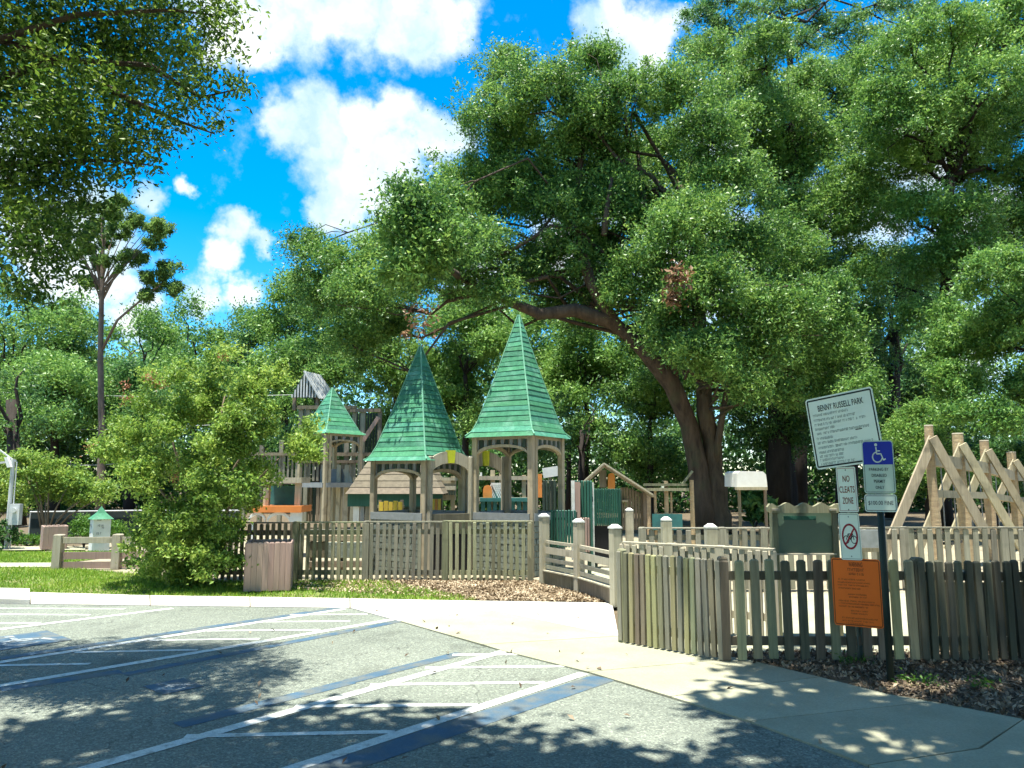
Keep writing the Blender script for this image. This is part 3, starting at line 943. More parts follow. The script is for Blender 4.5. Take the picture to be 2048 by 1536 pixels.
# front fence of the playground
X600, X738, X893, X1058 = [-3.9, -2.63, -1.2, 0.31]
picket_fence('picket_fence', 'weathered front picket fence panel beside the wooden litter bin', (X600, 13.8), (X738 - .03, 13.8), 1.03, 0.107, 0.062, 0.03, mat='lumber_olive', posts=(0.0,), rails=(0.15, 0.84), top_rail=True)
picket_fence('picket_fence', 'weathered front picket fence panel below the dark green tower roof', (X738, 13.78), (X893 - .03, 13.78), 1.04, 0.107, 0.062, 0.03, mat='lumber_grey', posts=(0.0,), rails=(0.15, 0.84), top_rail=True)
picket_fence('picket_fence', 'weathered front picket fence panel below the tall bright green tower', (X893, 13.76), (X1058, 13.72), 1.05, 0.107, 0.062, 0.03, mat='lumber_olive', posts=(0.0, 1.53), rails=(0.15, 0.84), top_rail=True)
picket_fence('picket_fence', 'shaded picket fence half hidden behind the leafy shrub', (-6.2, 13.85), (-3.98, 13.82), 1.02, 0.107, 0.062, 0.03, mat='lumber_brown', posts=(0.4,), rails=(0.15, 0.84), top_rail=True)

lw = thing('shade_board_wall', 'added low dark board wall standing in for shade behind the dark fence', 'wall', (4.4, 8.25, 0))  # dark boards added in place of the shade seen between the pickets
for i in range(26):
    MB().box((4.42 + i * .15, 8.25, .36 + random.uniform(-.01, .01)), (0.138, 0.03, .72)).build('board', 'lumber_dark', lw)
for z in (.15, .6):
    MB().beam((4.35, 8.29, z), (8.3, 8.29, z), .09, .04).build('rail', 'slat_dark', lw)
# railing of the entry walkway ----------------------------------
rl = thing('walkway_railing', 'slatted walkway railing with white capped posts beside leaf litter', 'railing', (0.56, 13.3, 0))
RP = [(0.56, 13.3), (1.08, 12.35), (1.50, 11.1)]
for (x, y), hh in zip(RP, (1.16, 1.12, 1.10)):
    o = link('post', picket_mesh(0.135, 0.135, hh, 'lumber_pale'), rl, (x - .56, y - 13.3, 0))
    o.rotation_euler = (0, 0, math.atan2(RP[2][1] - RP[0][1], RP[2][0] - RP[0][0]))
    link('post_cap', cap_mesh(), o, (0, 0, hh))
for i in range(2):
    a, b = np.array(RP[i]), np.array(RP[i + 1])
    for (z, w, mt) in ((0.74, 0.05, 'lumber_pale'), (0.60, 0.11, 'lumber_pale'), (0.44, 0.06, 'lumber_grey'), (0.32, 0.06, 'lumber_grey'), (0.13, 0.22, 'lumber_brown')):
        MB().beam((*a, z), (*b, z), w, 0.04).build('kick_board' if z < .2 else 'rail', mt, rl)
    MB().beam((*a, 0.255), (*b, 0.255), 0.02, 0.14).build('kick_board_cap', 'lumber_pale', rl)
for (x, y, hh, lab) in [(2.45, 15.9, 1.16, 'pale capped gate post standing farthest in, beside the green slat wall'),
                        (2.45, 12.1, 1.16, 'pale capped gate post in the middle of the entrance'),
                        (2.80, 10.75, 1.13, 'pale capped gate post nearest the low curving fence')]:
    t = thing('gate_post', lab, 'post', (x, y, 0), 'capped posts of the entrance')
    link('post', picket_mesh(0.15, 0.15, hh, 'lumber_pale'), t)
    link('post_cap', cap_mesh(), t, (0, 0, hh))

# split rail fence at far left ----------------------------------
rf = thing('rail_fence', 'low plank rail fence with two pale posts on the lawn', 'fence', (-9.25, 15.6, 0))
for (x, y) in ((-9.25, 15.6), (-8.1, 15.7), (-7.0, 15.8), (-5.9, 15.9)):
    link('post', picket_mesh(0.16, 0.16, 0.70, 'lumber_pale'), rf, (x + 9.25, y - 15.6, 0))
for (xa, xb) in ((-9.17, -8.18), (-8.02, -7.08), (-6.92, -5.98)):
    for z, w in ((0.58, 0.12), (0.27, 0.14), (0.08, 0.13)):
        MB().beam((xa, 15.6 + (xa + 9.25) * .09, z), (xb, 15.6 + (xb + 9.25) * .09, z), w, 0.05).build('rail', 'lumber_mauve' if z < .5 else 'lumber_pale', rf)

# litter bins ---------------------------------------------------
def litter_bin(label, c, w, h, n, rz):
    t = thing('litter_bin', label, 'litter bin', (c[0], c[1], 0), 'square slatted litter bins')
    sm = picket_mesh(w / n * 0.97, 0.035, h - 0.03, 'lumber_mauve')
    for f in range(4):
        a = rz + f * math.pi / 2
        ux, uy = math.cos(a), math.sin(a)
        for i in range(n):
            s_ = (i + .5) / n * w - w / 2
            o = link('plank', sm, t, (ux * s_ + uy * w / 2, uy * s_ - ux * w / 2, 0.03 + random.uniform(-.004, .006)))
            o.rotation_euler = (0, 0, a)
    MB().box((c[0], c[1], h - 0.1), (w * .9, w * .9, 0.03), rz).build('inner_liner', 'rubber_and_shade_black', t)
    MB().box((c[0], c[1], 0.06), (w * .92, w * .92, 0.06), rz).build('base', 'lumber_brown', t)
    return t
litter_bin('pinkish brown slatted litter bin in front of the picket fence', (-4.03, 12.75), 0.70, 0.80, 8, math.radians(14))
litter_bin('small pinkish brown litter bin beyond the plank rail fence', (-12.0, 20.0), 0.52, 0.62, 5, math.radians(38))

# ------------------------------------------------------------------ towers
def arch_board(mb, p0, p1, zs, zc, band, th, n=14, zo=None):
    "curved board between plan points p0,p1: springs at zs, inner crown zc, band deep"
    p0 = np.array(p0, float); p1 = np.array(p1, float)
    d = (p1 - p0); L = np.linalg.norm(d); d /= L
    nn = np.array([-d[1], d[0], 0]) * th
    inner, outer = [], []
    for i in range(n + 1):
        u = -1 + 2 * i / n
        x = p0 + d * L * (u + 1) / 2
        s_ = math.sqrt(max(0, 1 - u * u * 0.985))
        inner.append((x[0], x[1], zs + (zc - zs) * s_))
        outer.append((x[0], x[1], (zs + (zc - zs) * s_ + band) if zo is None else zs + band * 0.9 + (zo - zs - band * 0.9) * math.sqrt(max(0, 1 - .93 * u * u))))
    for i in range(n):
        mb.prism([inner[i], inner[i + 1], outer[i + 1], outer[i]], nn)
def tower(label, corner, s, al, z_eave, z_apex, rows, deck, roofmat='shingle_green', over=0.14, zspring=-0.37, rise=0.16, stone=True, nslat=13, base_top=1.05):
    ca, sa = math.cos(al), math.sin(al)
    c0 = np.array(corner)                                  # near corner
    c1 = c0 + s * np.array([-ca, sa])                      # left corner
    c3 = c0 + s * np.array([sa, ca])                       # right corner
    c2 = c1 + (c3 - c0)                                    # far corner
    ctr = (c0 + c2) / 2
    t = thing('play_tower', label, 'play tower', (ctr[0], ctr[1], 0), 'play towers with green pyramid roofs')
    ring = [c0, c3, c2, c1]
    # posts
    for i, c in enumerate(ring):
        MB().box((c[0], c[1], z_eave / 2), (0.115, 0.115, z_eave), -al).build('post', 'lumber_tan', t, bevel=0.012)
    e = (c3 - c0) / s
    q = c0 + e * 0.14
    MB().box((q[0], q[1], z_eave / 2 - .002), (0.10, 0.10, z_eave - .004), -al).build('post', 'lumber_tan', t, bevel=0.012)
    # roof courses
    prof_t = [0, 0.05, 0.5, 0.88, 0.96, 1.0]
    half = s / 2 + over
    prof_w = [0.0, 0.04, 0.42, 0.765, 0.87, 1.0]
    hw = lambda tt: half * np.interp(tt, prof_t, prof_w)
    zz = lambda tt: z_apex + (z_eave - z_apex) * tt
    ex = np.array([ca, -sa]); ey = np.array([sa, ca])      # along left face (to right), along right face (back)
    def cp(tt, i, j, o=0.0):
        w = hw(tt) + o
        p = ctr + ex * w * i + ey * w * j
        return np.array([p[0], p[1], zz(tt)])
    faces = [((-1, -1), (1, -1)), ((1, -1), (1, 1)), ((1, 1), (-1, 1)), ((-1, 1), (-1, -1))]
    for (a, b) in faces:
        for k in range(rows):
            ta = 0.012 + (1 - 0.012) * k / rows
            tb = 0.012 + (1 - 0.012) * (k + 1) / rows + 0.012
            w1, w2 = [random.uniform(-.013, .013) for _ in range(2)]
            up0, up1 = cp(ta, *a), cp(ta, *b)
            dn0, dn1 = cp(min(tb, 1.01), *a, 0.020), cp(min(tb, 1.01), *b, 0.020)
            dn0[2] += w1; dn1[2] += w2
            ou0, ou1 = cp(ta, *a, 0.007), cp(ta, *b, 0.007)
            in0, in1 = cp(min(tb, 1.01), *a, -0.005), cp(min(tb, 1.01), *b, -0.005)
            in0[2] += w1; in1[2] += w2
            MB().hexa([in0, in1, up1 , up0, dn0, dn1, ou1, ou0]).build('shingle_course', roofmat, t)
    for (i, j) in ((-1, -1), (1, -1), (1, 1), (-1, 1)):
        mb = MB()
        mb.tube([cp(tt, i, j, 0.012) for tt in (0.0, .25, .5, .75, .88, .96, 1.0)], 0.016, 6)
        mb.build('hip_trim', 'hip_green' if roofmat == 'shingle_green' else roofmat, t)
    # eave frame
    zt = z_eave - 0.01
    mb = MB()
    for a, b in zip(ring, ring[1:] + ring[:1]):
        mb.beam((*a, zt - .035), (*b, zt - .035), 0.07, 0.06)
    mb.build('eave_beam', 'lumber_tan', t)
    # valance slats and arches per face
    for a, b in zip(ring, ring[1:] + ring[:1]):
        d = (b - a) / s
        nrm_ = np.array([d[1], -d[0]])
        for i in range(nslat):
            u = (i + .5) / nslat * 2 - 1
            z1 = z_eave - 0.07
            z0 = z_eave + zspring + rise * math.sqrt(max(0, 1 - u * u * .98)) + 0.02
            p = a + d * s * (u + 1) / 2 + nrm_ * 0.005
            if z1 - z0 > 0.02:
                MB().box((p[0], p[1], (z0 + z1) / 2), (s / nslat * .72, 0.022, z1 - z0), math.atan2(d[1], d[0])).build('valance_slat', 'slat_dark' if i % 2 else 'grey_board', t)
        mb = MB()
        arch_board(mb, (*(a + nrm_ * .035 + d * .05), 0), (*(b + nrm_ * .035 - d * .05), 0), z_eave + zspring - .03, z_eave + zspring + rise - .02, 0.055, 0.08)
        mb.build('arch_trim', 'lumber_tan', t)
    # deck and base
    MB().box((ctr[0], ctr[1], deck), (s - .08, s - .08, 0.06), -al).build('deck', 'grey_board', t)
    for k, (a, b) in enumerate(zip(ring, ring[1:] + ring[:1])):
        d = (b - a) / s
        nrm_ = np.array([d[1], -d[0]])
        p, q = a + nrm_ * .07, b + nrm_ * .07
        MB().beam((*p, base_top + .05), (*q, base_top + .05), 0.14, 0.03).build('ledge_board', 'grey_board', t)
        if stone and k in (0, 3):
            mb = MB()
            MB().beam((*a, base_top / 2), (*b, base_top / 2), base_top - .06, 0.05, ).build('base_panel', 'grey_board', t)
            nx, nz = 8, 9
            for j in range(nz):
                for i in range(nx + (j % 2)):
                    w = s / nx
                    x0 = max(0, (i - .5 * (j % 2)) * w); x1 = min(s, x0 + w if i or not j % 2 else w / 2)
                    if x1 - x0 < .03: continue
                    zc = (j + .5) * base_top / nz
                    c = a + d * (x0 + x1) / 2 + nrm_ * (0.045 + random.uniform(0, .012))
                    mb.box((c[0], c[1], zc), (x1 - x0 - .016, 0.04, base_top / nz - .016), math.atan2(d[1], d[0]))
            o = mb.build('stone_blocks', 'stone_block', t)
            o['kind'] = 'stuff'
    return t, ring
AL = math.radians(30.5)
apA = P(1036, 630, 15.27)[2]
tA, rA = tower('tall play tower with bright green steep roof, tan posts', (0.365, 14.4), 1.27, AL, 2.67, apA, 24, 0.95)
apB = P(835, 692, 15.47)[2]
tB, rB = tower('play tower with darker shaded green steep roof, left of the tallest', (-1.69, 14.6), 1.27, AL, 2.20, apB, 24, 0.9)
# the two arched spans between the towers
def arch_span(label, a, b, z0, z1):
    m = (np.array(a) + np.array(b)) / 2
    t = thing('arched_bridge', label, 'bridge arch', (m[0], m[1], 0), 'arches between the towers')
    for p in (a, b):
        MB().box((p[0], p[1], (z1 - .1) / 2), (0.085, 0.085, z1 - .1), -AL).build('post', 'lumber_pale', t, bevel=0.01)
    mb = MB()
    arch_board(mb, (*a, 0), (*b, 0), z0, z0 + 0.30, 0.30, 0.06, n=18, zo=z1)
    mb.build('arch_beam', 'lumber_pale', t)
    d = (np.array(b) - np.array(a)); d /= np.linalg.norm(d)
    n_ = np.array([d[1], -d[0]])
    k = m + n_ * 0.05
    mb = MB()
    h0, h1 = z0 + 0.30, z1 + 0.02
    mb.prism([(*(k - d * .06), h0), (*(k + d * .06), h0), (*(k + d * .08), h1), (*(k - d * .08), h1)], (*(n_ * -0.13), 0))
    mb.build('keystone', 'keystone_yellow', t)
    MB().beam((*a, 1.0), (*b, 1.0), 0.3, 0.06).build('walk_board', 'lumber_brown', t)
    MB().beam((*a, 0.44), (*b, 0.44), 0.8, 0.04).build('under_shade_panel', 'rubber_and_shade_black', t)  # black panel in place of the dark void beneath the span
    return t
arch_span('pale arched beam with yellow keystone between the towers, nearer one', rB[0] + np.array([.11, -.02]), rA[3] + np.array([-.09, -.06]), 1.83, 2.36)
arch_span('pale arched beam with yellow keystone between the towers, farther one', rB[1] + np.array([.1, .1]), rA[2] + np.array([-.1, .1]), 1.80, 2.40)
# small far tower
apC = P(647, 776, 23.6)[2]
c0 = P(648, 960, 22.5)
tC, rC = tower('small distant play tower with light green roof in front of the fort', (c0[0], 22.6), 1.30, math.radians(40), P(650, 865, 22.5)[2], apC, 11, 1.7, over=0.10, stone=False, base_top=1.6, nslat=9)

# ------------------------------------------------------------------ wooden fort
ft = thing('wooden_fort', 'weathered timber fort with slatted gable roof behind the small green tower', 'play fort', (P(650, 960, 25)[0], 25, 0))
YF = 25.0
def vpost(t, x, y0, y1, w, Y, mat='lumber_grey', d=0.14):
    return pbo('post', mat, t, x - w / 2, y0, x + w / 2, y1, Y, d)
for x, y0, y1, w in ((598, 815, 1045, 9), (612, 818, 1045, 8), (692, 815, 1045, 9), (706, 818, 1045, 8), (723, 818, 1045, 9), (757, 822, 1045, 7), (560, 880, 1045, 8), (520, 890, 1045, 8), (487, 900, 1045, 8)):
    vpost(ft, x, y0, y1, w, YF)
for a in ((594, 811, 713, 818), (700, 817, 761, 824), (594, 905, 760, 912), (594, 920, 720, 926), (485, 905, 600, 911), (485, 960, 600, 968)):
    pbo('beam', 'lumber_brown', ft, *a, YF - .08, 0.08)
MB().beam(P(726, 882, YF - .12), P(757, 834, YF - .12), 0.13, 0.05).build('brace', 'lumber_mauve', ft)
for i in range(14):
    x = 600 + i * 8.2
    pbo('railing_slat', 'lumber_grey', ft, x, 926, x + 4.5, 962, YF - .02, 0.04)
for i in range(13):
    x = 490 + i * 8.4
    pbo('railing_slat', 'lumber_grey', ft, x, 911, x + 4, 960, YF - .02, 0.04)
for i in range(22):
    x = 604 + i * 7
    pbo('wall_board', 'lumber_brown' if i % 3 else 'slat_dark', ft, x, 968, x + 5.5, 1046, YF + .3, 0.05)
for i in range(10):
    x = 706 + i * 5.5
    pbo('wall_board', 'slat_dark', ft, x, 826, x + 4.2, 905, YF + .5, 0.05)
for i in range(16):
    x = 600 + i * 6.2
    pbo('wall_board', 'slat_dark', ft, x, 820, x + 5, 905, YF + .9, 0.05)
pbo('grey_panel', 'grey_board', ft, 640, 938, 690, 968, YF - 1.2, 0.06)
MB().beam(P(690, 938, YF - 1.25), P(702, 968, YF - 1.25), 0.16, 0.08).build('brace', 'lumber_pale', ft)
for x in (645, 676, 692):
    vpost(ft, x, 930, 1045, 8, YF - 1.3, 'lumber_pale', 0.12)
# gable roof over the look-out
gr = [P(582, 795, 26), P(640, 795, 26), P(609, 744, 26)]
o = MB()
o.prism([gr[0], gr[1], gr[2]], (0, 0.06, 0)); o.build('gable_wall', 'slat_dark', ft)
for i in range(10):
    u = (i + .5) / 10
    x = gr[0][0] + (gr[1][0] - gr[0][0]) * u
    zt = gr[0][2] + (gr[2][2] - gr[0][2]) * (1 - abs(2 * u - 1))
    if zt - gr[0][2] > .05:
        MB().box((x, 25.97, (zt + gr[0][2]) / 2), (0.05, 0.04, zt - gr[0][2])).build('gable_slat', 'tin_light', ft)
rdg0, rdg1 = P(608, 742, 25.8), P(640, 750, 26.9)
ev0, ev1 = P(640, 797, 25.8), P(673, 800, 26.9)
for i in range(9):
    u = i / 8
    a = rdg0 * (1 - u) + rdg1 * u; b = ev0 * (1 - u) + ev1 * u
    MB().beam(a, b, 0.05, 0.075).build('roof_slat', 'tin_light' if i % 2 == 0 else 'play_white', ft)
for x in (588, 634, 668):
    vpost(ft, x, 793, 820, 6, 26.1, 'lumber_brown')

# brown shingled playhouse ---------------------------------------
Yh = 18.2
ph = thing('playhouse', 'brown shingled playhouse with dark fascia, left of the arch', 'playhouse', (P(785, 960, Yh)[0], Yh, 0))
apx = P(800, 815, Yh)
hwid = P(880, 985, Yh)[0] - P(700, 985, Yh)[0]; hwid /= 2
cx, zE = P(790, 985, Yh)[0], P(790, 985, Yh)[2]
for k in range(13):
    for (i0, j0, i1, j1) in ((-1, -1, 1, -1), (-1, 1, -1, -1), (1, -1, 1, 1)):
        ta, tb = k / 13, (k + 1) / 13 + .015
        def pt(tt, i, j, o=0):
            w = hwid * 1.05 * tt + o
            return np.array([cx + w * i, Yh + hwid + w * j, apx[2] + (zE - apx[2]) * tt])
        MB().hexa([pt(tb, i0, j0, -.005), pt(tb, i1, j1, -.005), pt(ta, i1, j1), pt(ta, i0, j0), pt(tb, i0, j0, .025), pt(tb, i1, j1, .025), pt(ta, i1, j1, .01), pt(ta, i0, j0, .01)]).build('shingle_course', 'shingle_brown', ph)
pbo('fascia', 'slat_green', ph, 695, 987, 885, 1013, Yh + .05, 0.05)
for (x0, x1, m) in ((706, 718, 'play_white'), (720, 728, 'grey_board'), (730, 742, 'lumber_grey'), (860, 875, 'grey_board')):
    pbo('wall_panel', m, ph, x0, 1013, x1, 1046, Yh + .1, 0.06)
pbo('side_wall', 'slat_dark', ph, 742, 1013, 858, 1060, Yh + .6, 0.06)
yp = thing('yellow_play_panel', 'yellow slatted play panel seen through the darker tower', 'play panel', (P(780, 960, 16.9)[0], 16.9, 0))
for i in range(5):
    pbo('slat', 'yellow_panel', yp, 758 + i * 9.5, 1004 - i % 2 * 2, 766 + i * 9.5, 1038, 16.9, 0.05)
pbo('rail', 'lumber_tan', yp, 755, 1010, 808, 1016, 16.97, 0.05)
for x in (759, 803):
    pbo('post', 'lumber_brown', yp, x - 3, 1000, x + 3, 1068, 17.05, 0.07)
yq = thing('yellow_play_panel', 'small yellow slat panel seen under the nearer arch', 'play panel', (P(866, 960, 17.2)[0], 17.2, 0))
for i in range(4):
    pbo('slat', 'yellow_panel' if i % 2 else 'orange_panel', yq, 858 + i * 6, 998, 863 + i * 6, 1028, 17.2, 0.05)
pbo('post', 'lumber_brown', yq, 855, 996, 859, 1066, 17.26, 0.06)
pbo('post', 'lumber_brown', yq, 880, 996, 884, 1066, 17.26, 0.06)

lp = thing('low_platform', 'low stone and timber platform edge behind the front fence panel', 'platform', (-3.2, 14.9, 0))
for (x0, x1, z0, z1, m) in ((-3.95, -2.75, .62, .74, 'lumber_tan'), (-3.95, -2.75, .12, .24, 'lumber_brown'), (-3.6, -2.75, .30, .60, 'stone_block'), (-3.98, -3.62, .30, .60, 'lumber_brown'), (-3.98, -2.72, .76, .84, 'lumber_grey')):
    MB().box(((x0 + x1) / 2, 14.9 + random.uniform(0, .04), (z0 + z1) / 2), (x1 - x0, .10, z1 - z0)).build('edge_board', m, lp, bevel=.01)
for x in (-3.9, -3.3, -2.8):
    MB().box((x, 15.0, .44), (.1, .1, .88)).build('post', 'lumber_brown', lp)
# mid structure behind the tall tower -----------------------------
ms = thing('climbing_structure', 'tan timber climbing structure with orange panels seen through the tall tower', 'climbing frame', (P(990, 960, 19.5)[0], 19.5, 0))
Ym = 19.5
for x, y0, w in ((985, 940, 9), (1002, 945, 8), (945, 958, 7), (1048, 950, 8), (905, 952, 8), (880, 955, 7)):
    vpost(ms, x, y0, 1068, w, Ym, 'lumber_tan')
for a in ((875, 955, 915, 961), (940, 952, 1065, 960), (875, 972, 912, 980), (940, 995, 1065, 1003), (920, 1000, 945, 1006)):
    pbo('beam', 'lumber_pale', ms, *a, Ym - .06, 0.06)
for i in range(6):
    pbo('window_block', 'slat_dark', ms, 882 + i * 5, 982, 885.5 + i * 5, 990, Ym - .1, 0.05)
pbo('wall_board', 'lumber_pale', ms, 878, 961, 912, 1000, Ym + .02, 0.05)
for k in range(6):
    for s_ in (0, 1):
        a = P(984 + k * 4, 966, Ym - .05 - s_ * .02); b = P(984 + k * 4 + (14 if s_ else -14), 996, Ym - .05 - s_ * .02)
        MB().beam(a, b, 0.03, 0.02).build('lattice_strip', 'cap_white', ms)
def arch_panel(parent, mat, x0, y0, x1, y1, Y, nm='panel'):
    pts = []
    for i in range(9):
        u = -1 + i / 4
        pts.append(P((x0 + x1) / 2 + u * (x1 - x0) / 2, y0 + (1 - math.sqrt(1 - u * u)) * (x1 - x0) / 2, Y))
    pts = [P(x0, y1, Y)] + pts + [P(x1, y1, Y)]
    MB().prism(pts, (0, 0.05, 0)).build(nm, mat, parent)
arch_panel(ms, 'orange_panel', 966, 970, 984, 996, Ym - .15, 'orange_panel')
pbo('orange_panel', 'orange_panel', ms, 937, 996, 952, 1026, Ym - 1.5, 0.05)
arch_panel(ms, 'play_teal', 923, 968, 947, 1000, Ym - .12, 'doorway')
pbo('orange_panel', 'orange_panel', ms, 1072, 948, 1084, 995, Ym - .2, 0.05)
pbo('deck', 'play_teal', ms, 960, 996, 1070, 1003, Ym - .3, 0.6)
for i in range(9):
    pbo('railing_slat', 'play_teal', ms, 962 + i * 12, 1003, 970 + i * 12, 1060, Ym - .2, 0.05)
for i in range(8):
    pbo('picket', 'cap_white', ms, 918 + i * 6, 945, 922 + i * 6, 958, Ym + 3, 0.04)
ws = thing('white_sign', 'blank tilted white sign board beside the tall tower post', 'sign', tuple(P(1100, 1068, 18.0) * np.array([1, 1, 0])))
mb = MB(); cW = P(1101, 944, 18)
a = math.radians(9)
mb.box(cW, (0.37, 0.03, 0.235), m=[[math.cos(a), 0, -math.sin(a)], [0, 1, 0], [math.sin(a), 0, math.cos(a)]])
mb.build('panel', 'play_white', ws)
pbo('post', 'lumber_grey', ws, 1098, 950, 1104, 1068, 18.03, 0.05)

# green slat walls right of the tall tower ---------------------------
def slat_wall(label, x0, y0, x1, y1, Y, n, mat='slat_green', post=None, yb=None):
    t = thing('slat_wall', label, 'slat wall', (P((x0 + x1) / 2, 960, Y)[0], Y, 0), 'green slatted play walls')
    w = (x1 - x0) / n
    for i in range(n):
        pbo('slat', mat, t, x0 + i * w + w * .08, y0 + (i % 2) * .6, x0 + (i + 1) * w - w * .08, y1, Y + (i % 2) * .012, 0.04, bevel=0.012)
    pbo('rail', 'slat_dark', t, x0, y0 + (y1 - y0) * .2, x1, y0 + (y1 - y0) * .27, Y + .055, 0.05)
    gz = G(1024, 1200)
    for x in (x0 + 2, x1 - 2):
        a = P(x, y0 + 4, Y + .06)
        MB().box((a[0], Y + .09, a[2] / 2), (0.07, 0.07, a[2])).build('post', post or 'slat_dark', t)
    return t
slat_wall('low green slatted wall at the foot of the tall tower', 1100, 1020, 1153, 1095, 14.9, 9)
slat_wall('upper green slatted wall with pale rounded edge post', 1150, 961, 1186, 1120, 15.6, 6, post='cap_white')
wgw = slat_wall('wide dark green slatted wall below the small shaded gable', 1188, 977, 1242, 1052, 15.9, 15)
pbo('crawl_shade_panel', 'rubber_and_shade_black', wgw, 1186, 1052, 1243, 1128, 15.95, 0.05)  # black panel stands in for the shade of the crawl opening
slat_wall('short dark slatted wall seen between the tower posts', 1086, 960, 1112, 1022, 16.6, 5, 'slat_dark')
slat_wall('brown slatted crawl panel under the green walls', 1160, 1035, 1180, 1105, 14.7, 4, 'lumber_mauve')
pl = thing('edge_post', 'pale upright board at the edge of the green slat walls', 'post', (P(1150, 960, 15.5)[0], 15.5, 0))
pbo('board', 'cap_white', pl, 1143, 961, 1150, 1120, 15.5, 0.05)
pbo('board', 'lumber_mauve', pl, 1150, 964, 1161, 1120, 15.52, 0.05)

# shaded gable playhouse --------------------------------------------
gh = thing('gable_playhouse', 'shaded timber playhouse with low gable and orange panel', 'playhouse', (P(1215, 960, 19)[0], 19, 0))
Yg = 19.0
rp = P(1208, 930, Yg)
for (x, y) in ((1158, 975), (1305, 992)):
    MB().beam(rp, P(x, y, Yg), 0.07, 0.5, ).build('roof_slope', 'lumber_brown', gh)
    MB().beam(P(1208, 927, Yg - .3), P(x, y - 3, Yg - .3), 0.035, 0.07).build('barge_board', 'lumber_pale', gh)
pbo('gable_panel', 'lumber_grey', gh, 1199, 940, 1213, 975, Yg + .05, 0.06)
arch_panel(gh, 'orange_panel', 1216, 946, 1230, 978, Yg - .05, 'orange_panel')
for i in range(9):
    x = 1242 + i * 5.6
    pbo('wall_board', 'lumber_brown', gh, x, 975 + max(0, i - 2) * 2.2, x + 4.3, 1060, Yg + .1, 0.05)
pbo('window_frame', 'lumber_pale', gh, 1239, 1000, 1256, 1004, Yg + .02, 0.05)
for x in (1240, 1290):
    vpost(gh, x, 985, 1068, 6, Yg, 'lumber_brown')

# log frame in the shade -----------------------------------------
lf = thing('log_frame', 'shaded log frame with crossbeams left of the oak trunk', 'climbing frame', (P(1340, 960, 21)[0], 21, 0))
for x, y0, w in ((1297, 985, 9), (1310, 980, 6), (1332, 962, 9), (1342, 985, 5), (1383, 960, 9)):
    a = P(x, y0, 21); r = w / 2 / F * 21
    MB().tube([(a[0], 21, 0), (a[0], 21, a[2] * .5), (a[0], 21, a[2])], [r, r * .95, r * .9], 10).build('log_post', 'log', lf, smooth=False)
for a in ((1288, 967, 1375, 972), (1285, 976, 1378, 982)):
    pbo('beam', 'lumber_olive', lf, *a, 20.85, 0.12)
MB().beam(P(1365, 968, 20.9), P(1385, 942, 20.9), 0.06, 0.06).build('brace', 'lumber_olive', lf)
pbo('panel', 'play_teal', lf, 1305, 1028, 1365, 1060, 20.9, 0.05)

# white roofed pavilion far behind
pv = thing('pavilion', 'small shelter with bright white metal roof right of the oak trunk', 'pavilion', (P(1506, 960, 20.6)[0], 20.6, 0))
mb = MB()
prof = [(1474, 974), (1474, 946), (1480, 942), (1526, 943), (1532, 949), (1535, 974)]
mb.prism([P(x, y, 20.6) for x, y in prof], (0, 1.2, 0)); mb.build('roof', 'metal_roof', pv)
pbo('fascia', 'lumber_tan', pv, 1474, 974, 1535, 980, 20.57, 0.2)
for x in (1478, 1530):
    a = P(x, 980, 20.8); MB().box((a[0], 20.8, a[2] / 2), (.07, .07, a[2])).build('post', 'lumber_brown', pv)

# notice board ----------------------------------------------------
nb = thing('notice_board', 'dark green notice board with wavy scalloped top', 'notice board', (P(1608, 960, 8.95)[0], 8.95, 0))
Yn = 8.95
pbo('panel', 'board_green', nb, 1549, 1022, 1670, 1107, Yn + .03, 0.05)
pbo('header_strip', 'slat_green', nb, 1568, 1032, 1632, 1040, Yn + .02, 0.02)
for (x0, x1) in ((1545, 1554), (1664, 1673)):
    a = P((x0 + x1) / 2, 1015, Yn)
    MB().box((a[0], Yn + .06, a[2] / 2), (0.06, 0.12, a[2])).build('post', 'lumber_olive', nb)
top = []
for i in range(41):
    u = i / 40
    x = 1540 + u * 138
    yw = 1010 - 3.8 * math.cos(u * 2 * math.pi * 4) + (0 if 0.04 < u < .96 else 2)
    top.append(P(x, yw - 1, Yn - .06))
for i in range(8):
    pass
bot = [P(1676, 1026, Yn - .06), P(1542, 1026, Yn - .06)]
top = [P(1536, 1022, Yn - .06), P(1535, 1014, Yn - .06)] + top + [P(1681, 1014, Yn - .06), P(1680, 1022, Yn - .06)]
MB().prism(top + bot, (0, 0.06, 0)).build('scalloped_top', 'lumber_olive', nb)
pbo('bottom_ledge', 'lumber_pale', nb, 1550, 1107, 1674, 1110, Yn - .03, 0.12)
for x in (1550, 1665):
    pbo('bracket', 'lumber_pale', nb, x - 4, 1017, x + 10, 1021, Yn - .1, 0.05)
gp = thing('grey_panel', 'plain grey board beside the notice board, behind the sign posts', 'board', (P(1735, 960, 11.0)[0], 11.0, 0))
pbo('panel', 'grey_board', gp, 1720, 1060, 1760, 1096, 11.0, 0.06)
pbo('base_board', 'lumber_brown', gp, 1716, 1096, 1764, 1104, 10.98, 0.08)
for x in (1722, 1758):
    a = P(x, 1060, 11.08); MB().box((a[0], 11.1, a[2] / 2), (0.06, 0.06, a[2])).build('post', 'lumber_grey', gp)

